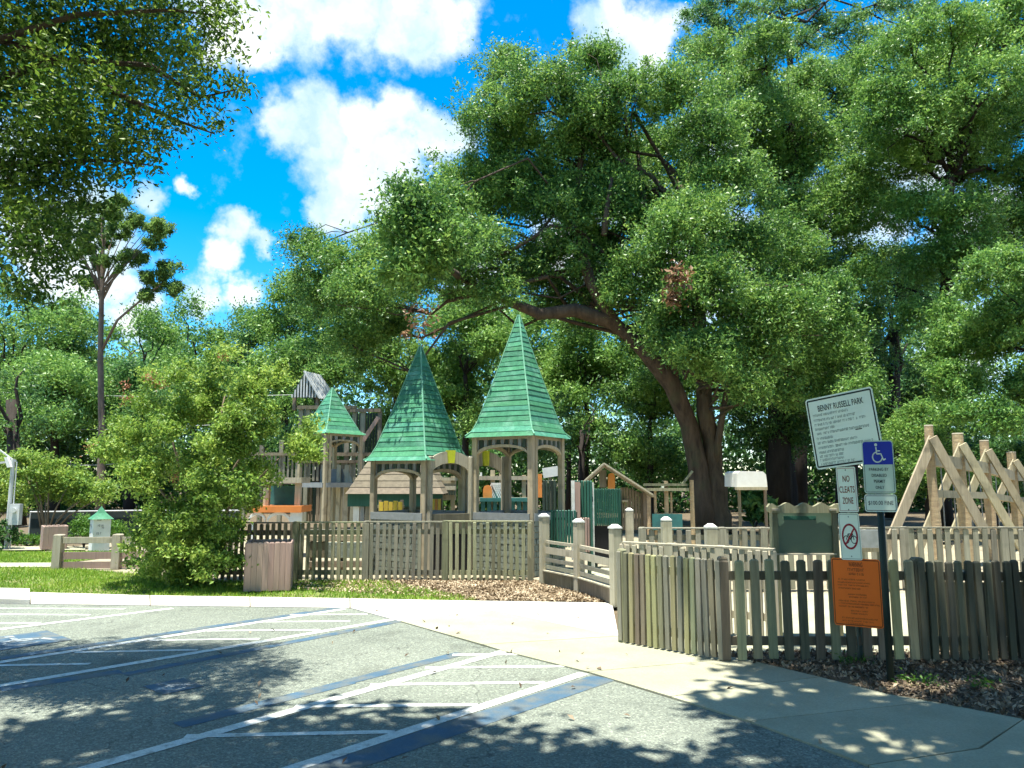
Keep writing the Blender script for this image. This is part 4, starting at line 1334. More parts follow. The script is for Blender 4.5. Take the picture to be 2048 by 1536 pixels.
# swing frame -------------------------------------------------------
sw = thing('swing_frame', 'tall log swing frame with crossed tan braces beyond the grey fence', 'swing set', (8.0, 14.0, 0))
SP_ = [(1857, 852, 14.0, 8.5), (1915, 868, 15.6, 10.5), (1968, 882, 17.4, 8.5), (2022, 905, 20.0, 8.5), (2085, 915, 23.0, 8.5)]
tops = []
for (x, y, Y, rp_) in SP_:
    a = P(x, y, Y); r = rp_ / F * Y
    MB().tube([(a[0], Y, 0), (a[0] + .02, Y, a[2] * .33), (a[0] - .01, Y, a[2] * .66), (a[0], Y, a[2])], [r * 1.12, r * 1.06, r, r * .95], 12).build('log_post', 'log', sw)
    MB().tube([(a[0], Y, a[2]), (a[0], Y, a[2] + .02)], [r * .98, r * .9], 12).build('post_cap', 'lumber_pale', sw)
    tops.append((a, r))
    for sgn in (-1, 1):
        tp = np.array([a[0] - sgn * .02, Y - r - .04 - .02 * sgn, a[2] - .22])
        ft_ = np.array([a[0] + sgn * 1.12, Y - r - .04 - .02 * sgn, 0.25])
        MB().beam(tp, ft_, 0.165, 0.055).build('brace', 'lumber_tan', sw)
for i in range(len(tops) - 1):
    (a, r), (b, r2) = tops[i], tops[i + 1]
    for dz, w in ((0.62, 0.24), (1.25, 0.14)):
        MB().beam((a[0], a[1], a[2] - dz), (b[0], b[1], b[2] - dz), w, 0.12).build('beam', 'lumber_tan', sw)
    m0 = (a + b) / 2
    for k, u in enumerate((0.3, 0.7)):
        c = a * (1 - u) + b * u
        MB().tube([(c[0], c[1], c[2] - .7), (c[0], c[1], 0.62)], 0.012, 5).build('chain', 'chain', sw)
    c = (a * .3 + b * .7 + a * .7 + b * .3) / 2
    c3 = a * .3 + b * .7; c7 = a * .7 + b * .3
    MB().beam((c3[0], c3[1], .6), (c7[0], c7[1], .6), 0.04, 0.18).build('swing_seat', 'rubber_and_shade_black', sw)

# orange roofed play train at the left ---------------------------------
pt_ = thing('play_train', 'white arched play train with orange roof behind the leafy shrub', 'play train', (P(550, 960, 18)[0], 18, 0))
Yt = 18.0
mb = MB()
for (xa, xb) in ((497, 530), (534, 580)):
    pa, pb_ = P(xa, 1045, Yt), P(xb, 1045, Yt)
    arch_board(mb, (pa[0], Yt, 0), (pb_[0], Yt, 0), P(500, 1048, Yt)[2], P(500, 1030, Yt)[2], 0.1, 0.06, zo=P(500, 1024, Yt)[2])
pb(mb, 580, 1024, 603, 1048, Yt - .01, 0.07)
mb.build('body', 'play_white', pt_)
pbo('roof_band', 'orange_panel', pt_, 503, 1012, 603, 1025, Yt - .05, 0.9)
pbo('skirt', 'play_teal', pt_, 580, 1046, 603, 1062, Yt, 0.08)
for x in (532, 595):
    vpost(pt_, x, 962, 1012, 11, Yt + .2, 'lumber_pale')
pbo('canopy', 'lumber_pale', pt_, 526, 955, 603, 966, Yt + .1, 0.8)
pbo('back_panel', 'play_teal', pt_, 540, 972, 588, 1012, Yt + .9, 0.05)
for x in (505, 600):
    a = P(x, 1045, Yt); MB().box((a[0], Yt + .1, a[2] / 2), (0.08, 0.12, a[2])).build('leg', 'play_white', pt_)

# ------------------------------------------------------------------ signs
class Frame:
    def __init__(s, c, yaw, roll, sx=1.0):
        y, r = math.radians(yaw), math.radians(roll)
        r0 = np.array([math.cos(y), -math.sin(y), 0]); u0 = np.array([0, 0, 1.0])
        s.r = r0 * math.cos(r) + u0 * math.sin(r)
        s.u = -r0 * math.sin(r) + u0 * math.cos(r)
        s.n = np.cross(s.r, s.u)
        s.c = np.array(c, float)
        s.r = s.r * sx
    def p(s, x, y, z=0.0):
        return s.c + s.r * x + s.u * y + s.n * z
def rrect(w, h, r, n=5):
    out = []
    for (cx, cy, a0) in ((w / 2 - r, -h / 2 + r, -90), (w / 2 - r, h / 2 - r, 0), (-w / 2 + r, h / 2 - r, 90), (-w / 2 + r, -h / 2 + r, 180)):
        for i in range(n + 1):
            a = math.radians(a0 + 90 * i / n)
            out.append((cx + r * math.cos(a), cy + r * math.sin(a)))
    return out
def flat(fr, polys, z, name, mat, parent):
    mb = MB()
    for pl_ in polys:
        mb.add([fr.p(x, y, z) for x, y in pl_], [tuple(range(len(pl_)))])
    return mb.build(name, mat, parent)
def plate(fr, w, h, r, mat, parent, name='sign_plate', th=0.004, border=None, bw=0.012, bi=0.012):
    MB().prism([fr.p(x, y, 0) for x, y in rrect(w, h, r)], fr.n * -th).build(name, mat, parent)
    if border:
        o = rrect(w - 2 * bi, h - 2 * bi, max(.004, r - bi)); i = rrect(w - 2 * bi - 2 * bw, h - 2 * bi - 2 * bw, max(.003, r - bi - bw))
        n = len(o)
        flat(fr, [[o[k], o[(k + 1) % n], i[(k + 1) % n], i[k]] for k in range(n)], 0.0012, 'border', border, parent)
def stroke(pts, w):
    out = []
    for a, b in zip(pts[:-1], pts[1:]):
        a = np.array(a, float); b = np.array(b, float)
        d = b - a; L = np.linalg.norm(d); d = d / L
        m = np.array([-d[1], d[0]]) * w / 2
        e = d * w * .18
        out.append([tuple(a - e - m), tuple(b + e - m), tuple(b + e + m), tuple(a - e + m)])
    return out
def arc(cx, cy, rx, ry, a0, a1, n=20):
    return [(cx + rx * math.cos(math.radians(a0 + (a1 - a0) * i / n)), cy + ry * math.sin(math.radians(a0 + (a1 - a0) * i / n))) for i in range(n + 1)]
def lettering(fr, txt, cx, cy, w, h, mat, parent, z=0.0022, bold=0.0):
    cu = bpy.data.curves.new('lettering', 'FONT')
    cu.body = txt
    cu.resolution_u = 3
    if bold: cu.offset = bold
    ob = bpy.data.objects.new('lettering_tmp', cu)
    COL.objects.link(ob)
    dg = bpy.context.evaluated_depsgraph_get()
    me = bpy.data.meshes.new_from_object(ob.evaluated_get(dg))
    bpy.data.objects.remove(ob)
    n = len(me.vertices)
    co = np.empty(n * 3, np.float32); me.vertices.foreach_get('co', co)
    co = co.reshape(-1, 3)
    lo, hi = co.min(0), co.max(0)
    u = (co[:, 0] - (lo[0] + hi[0]) / 2) / (hi[0] - lo[0]) * w + cx
    v = (co[:, 1] - (lo[1] + hi[1]) / 2) / (hi[1] - lo[1]) * h + cy
    org = ORIG[parent.name]
    W_ = fr.c + np.outer(u, fr.r) + np.outer(v, fr.u) + fr.n * z - org
    me.vertices.foreach_set('co', W_.astype(np.float32).ravel())
    me.materials.clear(); me.materials.append(MATS[mat])
    me.update()
    o = link('lettering', me, parent)
    return o
def scribble(fr, x0, x1, y, h, mat, parent, z=0.002, gap=0.35, name='small_print'):
    "illegible line of small print: uneven ticks the size of letters"
    polys = []
    x = x0
    cw = h * 0.62
    while x < x1:
        if random.random() < 0.14:
            x += cw * 0.8; continue
        t = random.choice((0, 1, 2, 3))
        w = cw * 0.2
        polys.append([(x, y - h / 2), (x + w, y - h / 2), (x + w, y + h / 2), (x, y + h / 2)])
        if t in (1, 3):
            polys.append([(x + w, y + h * .3), (x + cw * .7, y + h * .3), (x + cw * .7, y + h * .5), (x + w, y + h * .5)])
        if t in (2, 3):
            polys.append([(x + w, y - h * .5), (x + cw * .7, y - h * .5), (x + cw * .7, y - h * .3), (x + w, y - h * .3)])
        if t != 1:
            polys.append([(x + cw * .55, y - h * .29), (x + cw * .72, y - h * .29), (x + cw * .72, y + h * .29), (x + cw * .55, y + h * .29)])
        x += cw
    return tag(flat(fr, polys, z, name, mat, parent), kind='stuff')

foot = G(1721, 1321)
sp = thing('sign_post', 'leaning galvanised channel post carrying the park signs', 'post', (foot[0], foot[1], 0))
ptop = P(1686, 800, 7.46)
d_ = (ptop - foot); 
mb = MB()
for (dx, w) in ((-0.024, 0.012), (0.024, 0.012)):
    mb.beam(foot + np.array([dx, -.012, -.05]), ptop + np.array([dx, -.012, 0]), 0.03, w, up=(0, 1, 0))
mb.beam(foot + np.array([0, .006, -.05]), ptop + np.array([0, .006, 0]), 0.008, 0.058, up=(0, 1, 0))
mb.build('channel', 'post_galv', sp)
mb = MB()
for i in range(9):
    c = foot + d_ * (0.03 + i * .012)
# park rules sign
fr = Frame(P(1687, 858, 7.40), 48, 7.0, 0.82)
ps = thing('park_sign', 'large tilted pale green white BENNY RUSSELL PARK rules sign', 'sign', tuple(fr.c))
plate(fr, 0.83, 0.72, 0.035, 'sign_white', ps, border='sign_black', bw=0.016, bi=0.016)
lettering(fr, 'BENNY RUSSELL PARK', 0.01, 0.245, 0.56, 0.062, 'sign_black', ps, bold=0.008)
lines = [(0.18, .62), (0.13, .74), (0.085, .90), (0.04, .36), (-0.005, 0.94), (-0.055, .28), (-0.10, .70), (-0.148, .96), (-0.195, .44), (-0.235, .42), (-0.272, .42), (-0.312, .60)]
for (y, L_) in lines:
    scribble(fr, -0.345, -0.345 + 0.69 * L_, y, 0.024, 'sign_grey', ps)
flat(fr, [[(0.14, -0.03), (0.22, -0.03), (0.22, -0.021), (0.14, -0.021)]], 0.0023, 'underline', 'sign_black', ps)
# no cleats zone
fr = Frame(P(1694, 979, 7.44), 42, 1.6, 0.78)
nc = thing('no_cleats_sign', 'narrow white NO CLEATS ZONE sign under the park sign', 'sign', tuple(fr.c))
plate(fr, 0.235, 0.44, 0.016, 'sign_white', nc, border='sign_red', bw=0.004, bi=0.012)
lettering(fr, 'NO', 0, 0.105, 0.085, 0.062, 'sign_brown', nc, bold=0.01)
lettering(fr, 'CLEATS', 0.0, 0.0, 0.185, 0.064, 'sign_brown', nc, bold=0.01)
lettering(fr, 'ZONE', 0, -0.108, 0.13, 0.064, 'sign_brown', nc, bold=0.01)
for y in (0.19, -0.195):
    flat(fr, [arc(0, y, 0.008, 0.008, 0, 330, 10)], 0.002, 'bolt', 'sign_grey', nc)
# prohibition sign
fr = Frame(P(1700, 1073, 7.47), 42, 1.6, 0.80)
nbk = thing('prohibition_sign', 'narrow white sign with red ring and slash over a dark symbol', 'sign', tuple(fr.c))
plate(fr, 0.245, 0.45, 0.02, 'sign_white', nbk, border='sign_grey', bw=0.004, bi=0.010)
for k_, (ax, ay) in enumerate(((-0.045, -0.03), (0.045, -0.03))):
    flat(fr, stroke(arc(ax, ay, 0.032, 0.036, 0, 360, 16), 0.008), 0.0018, 'symbol', 'sign_black', nbk)
flat(fr, stroke([(-0.045, -0.03), (-0.02, 0.025), (0.03, 0.025), (0.0, -0.03), (-0.02, 0.025)], 0.008) + stroke([(0.045, -0.03), (0.026, 0.05), (0.045, 0.055)], 0.008), 0.002, 'symbol', 'sign_black', nbk)
flat(fr, stroke(arc(0, 0.0, 0.085, 0.115, 0, 360, 32), 0.019), 0.0026, 'red_ring', 'sign_red', nbk)
flat(fr, stroke([(-0.058, -0.08), (0.058, 0.08)], 0.017), 0.0032, 'red_slash', 'sign_red', nbk)
for y in (0.19, -0.19):
    flat(fr, [arc(0, y, 0.007, 0.007, 0, 330, 10)], 0.002, 'bolt', 'sign_grey', nbk)
# orange warning sign
fr = Frame(P(1714, 1185, 7.47), 30, 0.2, 0.80)
wsn = thing('warning_sign', 'orange WARNING sign with dark border low on the leaning post', 'sign', tuple(fr.c))
plate(fr, 0.545, 0.645, 0.03, 'sign_orange', wsn, border='sign_brown', bw=0.009, bi=0.010)
lettering(fr, 'WARNING', 0.0, 0.265, 0.155, 0.045, 'sign_brown', wsn, bold=0.012)
scribble(fr, -0.09, 0.09, 0.215, 0.03, 'sign_brown', wsn)
scribble(fr, -0.09, 0.09, 0.175, 0.022, 'sign_brown', wsn)
for (y, a, b) in ((0.12, -.21, .10), (0.09, -.21, .15), (0.065, -.21, .13), (0.035, -.21, .04), (-0.02, -.10, .11), (-0.045, -.09, .10), (-0.085, -.21, .19), (-0.11, -.21, .24), (-0.137, -.21, .12), (-0.175, -.08, .11), (-0.2, -.08, .1), (-0.245, -.18, .21), (-0.272, -.18, .16), (-0.295, -.14, .05)):
    scribble(fr, a, b, y, 0.013, 'sign_brown', wsn)
# disabled parking sign on its own post
foot2 = G(1782, 1366)
hp = thing('disabled_parking_sign_post', 'dark green post with blue wheelchair parking sign and fine plate', 'sign', (foot2[0], foot2[1], 0))
MB().tube([(foot2[0], foot2[1], -0.05), (foot2[0], foot2[1], 2.0)], 0.031, 14).build('pole', 'post_dark', hp, smooth=True)
def pole_at(py):
    return P(1024 + 0, py, foot2[1])[2]
fr = Frame((foot2[0] - .012, foot2[1] - .042, P(1763, 934, foot2[1])[2]), 22, 0.4, 0.86)
hpl = 'sign_plate'
plate(fr, 0.305, 0.485, 0.03, 'sign_pale', hp, border='sign_black', bw=0.004, bi=0.012)
bl = [p_ for p_ in rrect(0.285, 0.465, 0.024)]
bl = [(x, max(y, 0.022)) for (x, y) in bl]
flat(fr, [bl[3:]] if False else [[(-.1425, .022), (.1425, .022)] + [p_ for p_ in rrect(0.285, 0.465, 0.024) if p_[1] > .03]], 0.0018, 'blue_field', 'sign_blue', hp)
sy = 0.125
flat(fr, stroke(arc(-0.006, sy - .035, 0.046, 0.046, 95, 345, 22), 0.012) + stroke([(-0.014, sy + .055), (-0.010, sy - .005), (0.030, sy - .005), (0.052, sy - .062), (0.072, sy - .052)], 0.012) + stroke([(-0.012, sy + .022), (0.022, sy + .022)], 0.010), 0.0030, 'wheelchair_symbol', 'sign_white', hp)
flat(fr, [arc(-0.014, sy + .078, 0.014, 0.014, 0, 345, 14)], 0.0032, 'wheelchair_symbol', 'sign_white', hp)
for k_, (tx, w) in enumerate((('PARKING BY', .19), ('DISABLED', .145), ('PERMIT', .11), ('ONLY', .085))):
    lettering(fr, tx, 0, -0.022 - k_ * 0.055, w, 0.028, 'sign_black', hp, bold=0.008)
fr = Frame((foot2[0] - .012, foot2[1] - .042, P(1764, 1006, foot2[1])[2]), 22, 0.4, 0.88)
plate(fr, 0.305, 0.158, 0.025, 'sign_white', hp, border='sign_black', bw=0.005, bi=0.010, name='fine_plate')
lettering(fr, '$100.00 FINE', 0, 0, 0.235, 0.042, 'sign_black', hp, bold=0.006)

# ------------------------------------------------------------------ far left odds and ends
up = thing('utility_post', 'thin white utility post with meter box and flood lamp', 'utility post', (P(27, 960, 20)[0], 20, 0))
a = P(27, 918, 20)
MB().tube([(a[0], 20, 0), (a[0], 20, a[2])], 0.05, 8).build('pole', 'tin_light', up)
MB().tube([(a[0] + .1, 20, 0), (a[0] + .1, 20, a[2] * .97)], 0.015, 6).build('conduit', 'tin_light', up)
pbo('meter_box', 'tin_light', up, 18, 1008, 38, 1050, 19.85, 0.14)
MB().tube([P(27, 1021, 19.85) , P(27, 1021, 19.78)], 0.06, 12).build('meter_dial', 'play_white', up)
MB().beam(P(-20, 928, 20), P(32, 922, 20), 0.05, 0.05).build('arm', 'tin_light', up)
MB().prism([P(8, 915, 19.9), P(14, 914, 19.9), P(22, 934, 19.9), P(14, 935, 19.9)], (0, .15, 0)).build('flood_lamp', 'play_white', up)
MB().beam(P(-10, 893, 20), P(28, 921, 20), 0.03, 0.03).build('cable', 'wire', up)
ob = thing('sign_obelisk', 'small white sign obelisk with green pointed roof on the far path', 'obelisk', (P(207, 960, 19.6)[0], 19.6, 0))
zt = P(207, 1038, 19.6)[2]
MB().box((ob.location[0], 19.6, zt / 2), (0.40, 0.40, zt), math.radians(40)).build('body', 'play_white', ob)
mb = MB(); r_ = 0.36
cx, cyy = ob.location[0], 19.6
pk = P(207, 1012, 19.6)[2]
ang = [math.radians(40 + 45 + 90 * i) for i in range(4)]
b4 = [(cx + r_ * math.cos(t), cyy + r_ * math.sin(t), zt + .003) for t in ang]
m4 = [(cx + r_ * .42 * math.cos(t), cyy + r_ * .42 * math.sin(t), zt + (pk - zt) * .45) for t in ang]
mb.add(b4 + m4 + [(cx, cyy, pk)], [(3, 2, 1, 0)] + [(i, (i + 1) % 4, 4 + (i + 1) % 4, 4 + i) for i in range(4)] + [(4 + i, 4 + (i + 1) % 4, 8) for i in range(4)])
mb.build('roof', 'shingle_green', ob)
for fyaw, sx in ((40, -1), (-50, 1)):
    fr = Frame((cx, cyy, zt / 2), fyaw, 0)
    fr.c = fr.c + fr.n * 0.203
    for (x, y) in ((-.1, .4), (.06, .42), (-.08, .25), (.02, .2), (.1, .1), (-.1, .05), (.0, -.15)):
        scribble(fr, x - .06, x + .06, y, 0.05, 'sign_black', ob, name='print')
cf = thing('screened_fence', 'low dark screened chain link fence behind the hedge', 'fence', (P(200, 960, 25)[0], 25, 0))
pbo('screen', 'screen_dark', cf, 60, 1024, 480, 1072, 25, 0.03)
MB().tube([P(60, 1024, 24.95), P(280, 1021, 24.95), P(480, 1021, 24.95)], 0.022, 6).build('top_rail', 'tin_light', cf)
for x in (62, 125, 190, 255, 320, 390, 470):
    a = P(x, 1022, 25.05)
    MB().tube([(a[0], 25.05, 0), (a[0], 25.05, a[2])], 0.025, 6).build('post', 'tin_light', cf)
for (y0, y1, x0, x1, Y, lab) in ((780, 787, -100, 680, 40, 'highest thin overhead wire crossing the left trees'), (850, 850, -100, 420, 40, 'middle thin overhead wire crossing the left trees'), (925, 915, 60, 330, 38, 'lowest thin overhead wire above the bright shrubs')):
    p, q = P(x0, y0, Y), P(x1, y1, Y)
    pts = [p * (1 - u) + q * u - np.array([0, 0, .25 * math.sin(math.pi * u)]) for u in np.linspace(0, 1, 12)]
    o = MB().tube(pts, 0.012, 4).build('overhead_wire', 'wire')
    tag(o, lab, 'wire', 'overhead wires')
def bush(name, label, lobes, mat, leaf, count, base):
    t = thing(name, label, 'bush', base)
    C, O = clumps_of(lobes, 30, .1, .7)
    pos, dirs = fill_clumps(C, O, count / len(C), 0.12)
    link('foliage', leaves_mesh('foliage', pos - np.array(base), leaf, mat, dirs), t)
    mb = MB()
    for i in range(5):
        l = lobes[i % len(lobes)]
        mb.tube([(base[0], base[1], 0), (l[0] + random.uniform(-.1, .1), l[1], l[2])], [.025, .01], 5)
    mb.build('stem', 'bark_dark', t)
    return t
c = P(170, 1060, 20.5)
bush('round_bush', 'clipped round green bush left of the white obelisk', [(c[0], 20.5, .42, .42, .42, .42)], 'leaf_hedge', 0.05, 4500, (c[0], 20.5, 0))
c = P(228, 1062, 20.5)
bush('round_bush', 'clipped round green bush right of the white obelisk', [(c[0], 20.5, .36, .34, .34, .36)], 'leaf_hedge', 0.05, 3000, (c[0], 20.5, 0))
c = P(58, 1080, 21)
bush('low_hedge', 'low bright green hedge beside the utility post', [(c[0] + i * .3 - .5, 21, .14, .22, .2, .16) for i in range(4)], 'leaf_hedge', 0.05, 3500, (c[0], 21, 0))
c = P(8, 1080, 20)
bush('spiky_bush', 'dark spiky bush at the far left edge', [(c[0], 20, .3, .3, .3, .34)], 'leaf_oak_dark', 0.09, 1500, (c[0], 20, 0))
c = P(1505, 1000, 27)
bush('palmetto_bush', 'palmetto fronds under the white roofed pavilion', [(c[0], 27, 1.0, .5, .5, .5), (c[0] + .3, 27, .6, .5, .5, .5)], 'leaf_cool', 0.4, 700, (c[0], 27, 0))

# ------------------------------------------------------------------ trees
Yo = 26.0
trunk_oak = [P(1436, 1070, Yo) * np.array([1, 1, 0]), P(1432, 1000, Yo), P(1425, 900, Yo), P(1405, 790, Yo), P(1395, 640, Yo), P(1400, 480, Yo)]
OAK = [(650,540,75),(720,600,85),(700,690,65),(780,520,80),(860,450,85),(880,560,90),(950,380,95),(960,520,100),(985,250,85),(1010,150,60),(1060,400,110),(1090,190,95),(1120,530,100),(1150,320,110),(1190,140,72),(1220,430,100),(1250,210,95),(1270,560,85),(1320,330,110),(1360,480,110,-3.5),(1370,200,85),(1400,590,95,-4),(1450,380,100),(1480,510,90,-2),(1500,640,85,-3),(1580,640,85),(1600,740,75),(1680,720,65),(1560,500,80),(780,660,60,2),(610,500,45),(1640,600,70),(815,455,85,-10.4),(885,490,75,-10.2),(790,545,60,-10.4),(850,415,60,-10.2),(850,540,60,-10.1),(1180,250,80),(1120,430,90),(1040,290,80),(1200,520,70),(1300,440,90),(1420,280,80),(640,610,55),(1180,600,50),(1060,560,70),(1300,690,55),(1470,730,65),(1540,790,55),(1420,690,55,-4),(1640,800,50),(1720,790,45),(1330,640,60,-3),(1530,710,65,-3),(1240,590,50,-2),(1000,590,50,-2),(1660,660,65),(1440,740,60,-4),(1385,715,50,-4.5),(1500,780,45,-4),(1330,690,45,-3.5),(1220,350,90),(1000,400,70),(900,420,60),(1100,620,45,1),(1180,640,40,1.5)]
def oak_extra(mb):
    # second stem and the great arching limb to the left
    pts = [P(1412, 1060, Yo - .1) * np.array([1, 1, 0]), P(1405, 1000, Yo - .1), P(1395, 930, Yo - .1), P(1378, 850, Yo), P(1345, 770, Yo - .3), P(1290, 700, Yo - .6), P(1225, 645, Yo - .9), P(1150, 620, Yo - 1.2), P(1080, 628, Yo - 1.4), P(1010, 600, Yo - 1.2), P(930, 560, Yo - 1), P(850, 540, Yo - .6)]
    mb.tube(pts, [.46, .38, .34, .32, .32, .30, .27, .24, .2, .15, .1, .05], 12)
    mb.tube([P(930, 560, Yo - 1), P(900, 540, Yo - 4), P(870, 520, Yo - 8), P(845, 470, Yo - 10.3), P(835, 420, Yo - 10.3)], [.14, .11, .07, .04, .02], 8)
    mb.tube([P(870, 520, Yo - 8), P(800, 540, Yo - 10.3)], [.06, .02], 6)
    mb.tube([P(1425, 960, Yo), P(1440, 860, Yo - .3), P(1455, 770, Yo - .5), P(1478, 700, Yo - .7)], [.16, .12, .09, .05], 8)
    mb.tube([P(1208, 470, Yo - 2.2), P(1214, 420, Yo - 2.1), P(1224, 355, Yo - 2)], [.10, .09, .05], 8)
    for q in ([P(1225, 645, Yo - .9), P(1180, 560, Yo - 1.2), P(1150, 450, Yo - 1), P(1160, 330, Yo - .5), P(1180, 200, Yo)], [P(1345, 770, Yo - .3), P(1330, 600, Yo - .5), P(1290, 420, Yo - .2), P(1270, 260, Yo)]):
        mb.tube(q, np.linspace(.26, .05, len(q)), 8)
make_tree('live_oak', 'great spreading live oak with arching limb behind the green towers', trunk_oak, lobes_px(OAK, Yo, 2.6), 'leaf_oak', 'bark_oak', 0.150, 4.2, 40, 0.44,
          trunk_oak[0], trunk_r=0.42, simple=True, count=290000, extra=oak_extra, flat=0.8, shell=0.3,
          dead=[(P(1356, 555, Yo - 5.6), .34, 190), (P(1346, 595, Yo - 5.6), .25, 110), (P(840, 640, Yo - 3.5), .6, 130)])

R1 = [(1420,130,70),(1480,200,85),(1530,110,70),(1560,250,105),(1620,340,110),(1530,350,100),(1650,180,80),(1690,290,85),(1640,450,105),(1720,210,60),(1580,440,90),(1690,540,80),(1600,560,90),(1720,650,60),(1510,250,80),(1600,200,80),(1740,420,80),(1700,380,80)]
make_tree('oak_tree', 'tall leafy oak rising directly behind the great live oak', [P(1575, 1010, 33) * np.array([1, 1, 0]), P(1570, 900, 33), P(1580, 600, 33), P(1590, 300, 33)], lobes_px(R1, 33, 2.5), 'leaf_oak', 'bark_dark', 0.175, 3.2, 40, 0.44, P(1575, 1010, 33) * np.array([1, 1, 0]), trunk_r=0.4, simple=True, count=110000, flat=0.8, shell=0.3)
R2 = [(1800,260,105),(1850,160,90),(1910,130,90),(1980,190,110),(2050,270,110),(1790,340,80),(1900,320,105),(2000,380,100),(1930,440,70),(2060,470,90),(1770,190,65),(1960,70,60),(2040,100,80),(2120,350,120),(2120,180,110),(1850,430,80),(1790,430,70),(1880,540,80),(1950,520,80),(1840,250,90),(2010,470,80),(1850,640,60),(2000,30,70),(1900,50,60),(1820,90,70),(1755,130,60),(2060,30,80),(1950,260,90),(1740,560,60),(1900,640,55)]
make_tree('oak_tree', 'big oak with sunlit crown at the right edge behind the swing frame', [P(1880, 1010, 29) * np.array([1, 1, 0]), P(1878, 860, 29), P(1890, 600, 29), P(1900, 350, 29)], lobes_px(R2, 28.5, 2.2), 'leaf_bright', 'bark_dark', 0.165, 3.4, 40, 0.42, P(1880, 1010, 29) * np.array([1, 1, 0]), trunk_r=0.36, simple=True, count=120000, flat=0.8, shell=0.3)
R3 = [(2000,560,75),(2045,660,95),(1960,690,75),(1910,780,60),(2050,790,75),(1990,840,55),(1890,700,40),(2110,600,110),(2110,760,100),(1930,830,45)]
make_tree('young_oak_tree', 'lower oak hanging beside the swing frame at the right edge', [P(2075, 1060, 21) * np.array([1, 1, 0]), P(2070, 900, 21), P(2060, 700, 21)], lobes_px(R3, 22, 1.5), 'leaf_mid', 'bark_dark', 0.135, 3.8, 40, 0.34, P(2075, 1060, 21) * np.array([1, 1, 0]), trunk_r=0.2, simple=True, count=55000, flat=0.8, shell=0.25)
R4 = [(1400,35,50),(1455,70,45),(1440,5,50),(1560,15,55),(1620,10,35),(1690,60,50),(1740,90,50),(1500,20,35),(1790,20,60),(1850,40,55),(1700,130,40),(1640,60,45),(1600,90,45),(1520,70,40),(1480,110,40),(1380,90,35)]
make_tree('airy_tree', 'sparse airy treetop with bare twigs against the blue sky', [P(1600, 1000, 40) * np.array([1, 1, 0]), P(1600, 600, 40), P(1590, 200, 40), P(1570, 40, 40)], lobes_px(R4, 40, 1.5), 'leaf_cool', 'bark_dark', 0.19, 1.6, 30, 0.5, P(1600, 1000, 40) * np.array([1, 1, 0]), trunk_r=0.3, simple=True, count=22000, twigs=5, shell=0.2)

# pine ---------------------------------------------------------------
Yp = 36
PN = []
for (x, y, r0) in [(175,455,28),(215,430,30),(250,460,28),(285,440,24),(310,480,22),(150,500,24),(190,520,26),(235,520,26),(270,515,24),(325,455,16),(130,455,20),(205,480,24),(165,420,22),(240,410,20),(300,560,20),(335,545,18),(345,580,14),(285,590,12),(180,560,16)]:
    PN.append((x, y, r0 * .35))
    for _ in range(5):
        PN.append((x + random.uniform(-1, 1) * r0, y + random.uniform(-1, 1) * r0 * .8, random.uniform(5, 10)))
def pine_extra(mb):
    for (x, y, r) in PN[:78:3]:
        mb.tube([P(202, 590 + (y - 480) * .5, Yp), P((202 + x) / 2, (y + 600) / 2 - 15, Yp), P(x, y, Yp)], [.04, .025, .01], 6)
    mb.tube([P(204, 700, Yp), P(235, 640, Yp), P(270, 610, Yp), P(320, 570, Yp), P(340, 545, Yp)], [.07, .06, .05, .035, .02], 6)
make_tree('pine_tree', 'tall slender pine with bare trunk and tufted crown at left', [P(203, 1000, Yp) * np.array([1, 1, 0]), P(203, 850, Yp), P(201, 680, Yp), P(205, 540, Yp), P(206, 430, Yp)], lobes_px(PN, Yp, 1.0), 'leaf_pine', 'bark_pine', 0.25, 9, 30, 0.2, P(203, 1000, Yp) * np.array([1, 1, 0]), trunk_r=0.17, count=24000, limbs=False, aspect=0.2, extra=pine_extra, flat=1.0, upbias=0.2)

# overhanging tree, upper left (trunk stands outside the frame) ---------
NL = [(60,80,140),(200,60,140),(330,50,100),(415,70,65),(470,175,34),(395,200,52),(300,170,100),(180,200,130),(60,240,130),(60,380,115),(175,340,105),(275,290,70),(350,240,45),(425,262,30),(90,480,85),(25,570,70),(195,430,50),(300,335,32),(130,560,30),(440,20,40),(370,130,60),
      (100,-150,190),(320,-120,150),(-150,60,190),(-150,300,190),(-140,500,150),(-40,-330,220),(230,-330,200),(-380,150,260),(30,430,90),(80,330,90),(20,500,70),(60,590,30),(110,520,50),(140,260,90),(230,120,100),(20,150,110),(-350,-150,260),(-420,450,200)]
def near_extra(mb):
    b0 = np.array([-8.6, 5.2, 3.2])
    for q in ([(-60, 60), (120, 120), (300, 130), (400, 195), (470, 180)], [(-100, 320), (60, 330), (200, 320), (300, 330)], [(-60, 100), (150, 30), (340, 20), (430, 30)], [(-100, 480), (20, 540), (60, 600)], [(120, 120), (260, 200), (350, 240), (430, 268)], [(-120, 200), (40, 380), (110, 500)]):
        pts = [b0] + [P(x, y, 6.5 + .2 * math.sin(x * .02)) for x, y in q]
        mb.tube(pts, np.linspace(.05, .006, len(pts)), 6)
make_tree('overhanging_oak', 'dark fine-leaved oak branches overhanging from the upper left corner', [(-8.8, 5.0, 0), (-8.7, 5.1, 1.6), (-8.6, 5.2, 3.2), (-8.3, 5.4, 6), (-7.8, 5.6, 8)], lobes_px(NL, 6.6, 0.7), 'leaf_near', 'bark_oak', 0.058, 16, 40, 0.24, (-8.8, 5.0, 0), trunk_r=0.3, count=98000, extra=near_extra, flat=0.8, shell=0.15, twigs=3, aspect=0.42, limbs=False)

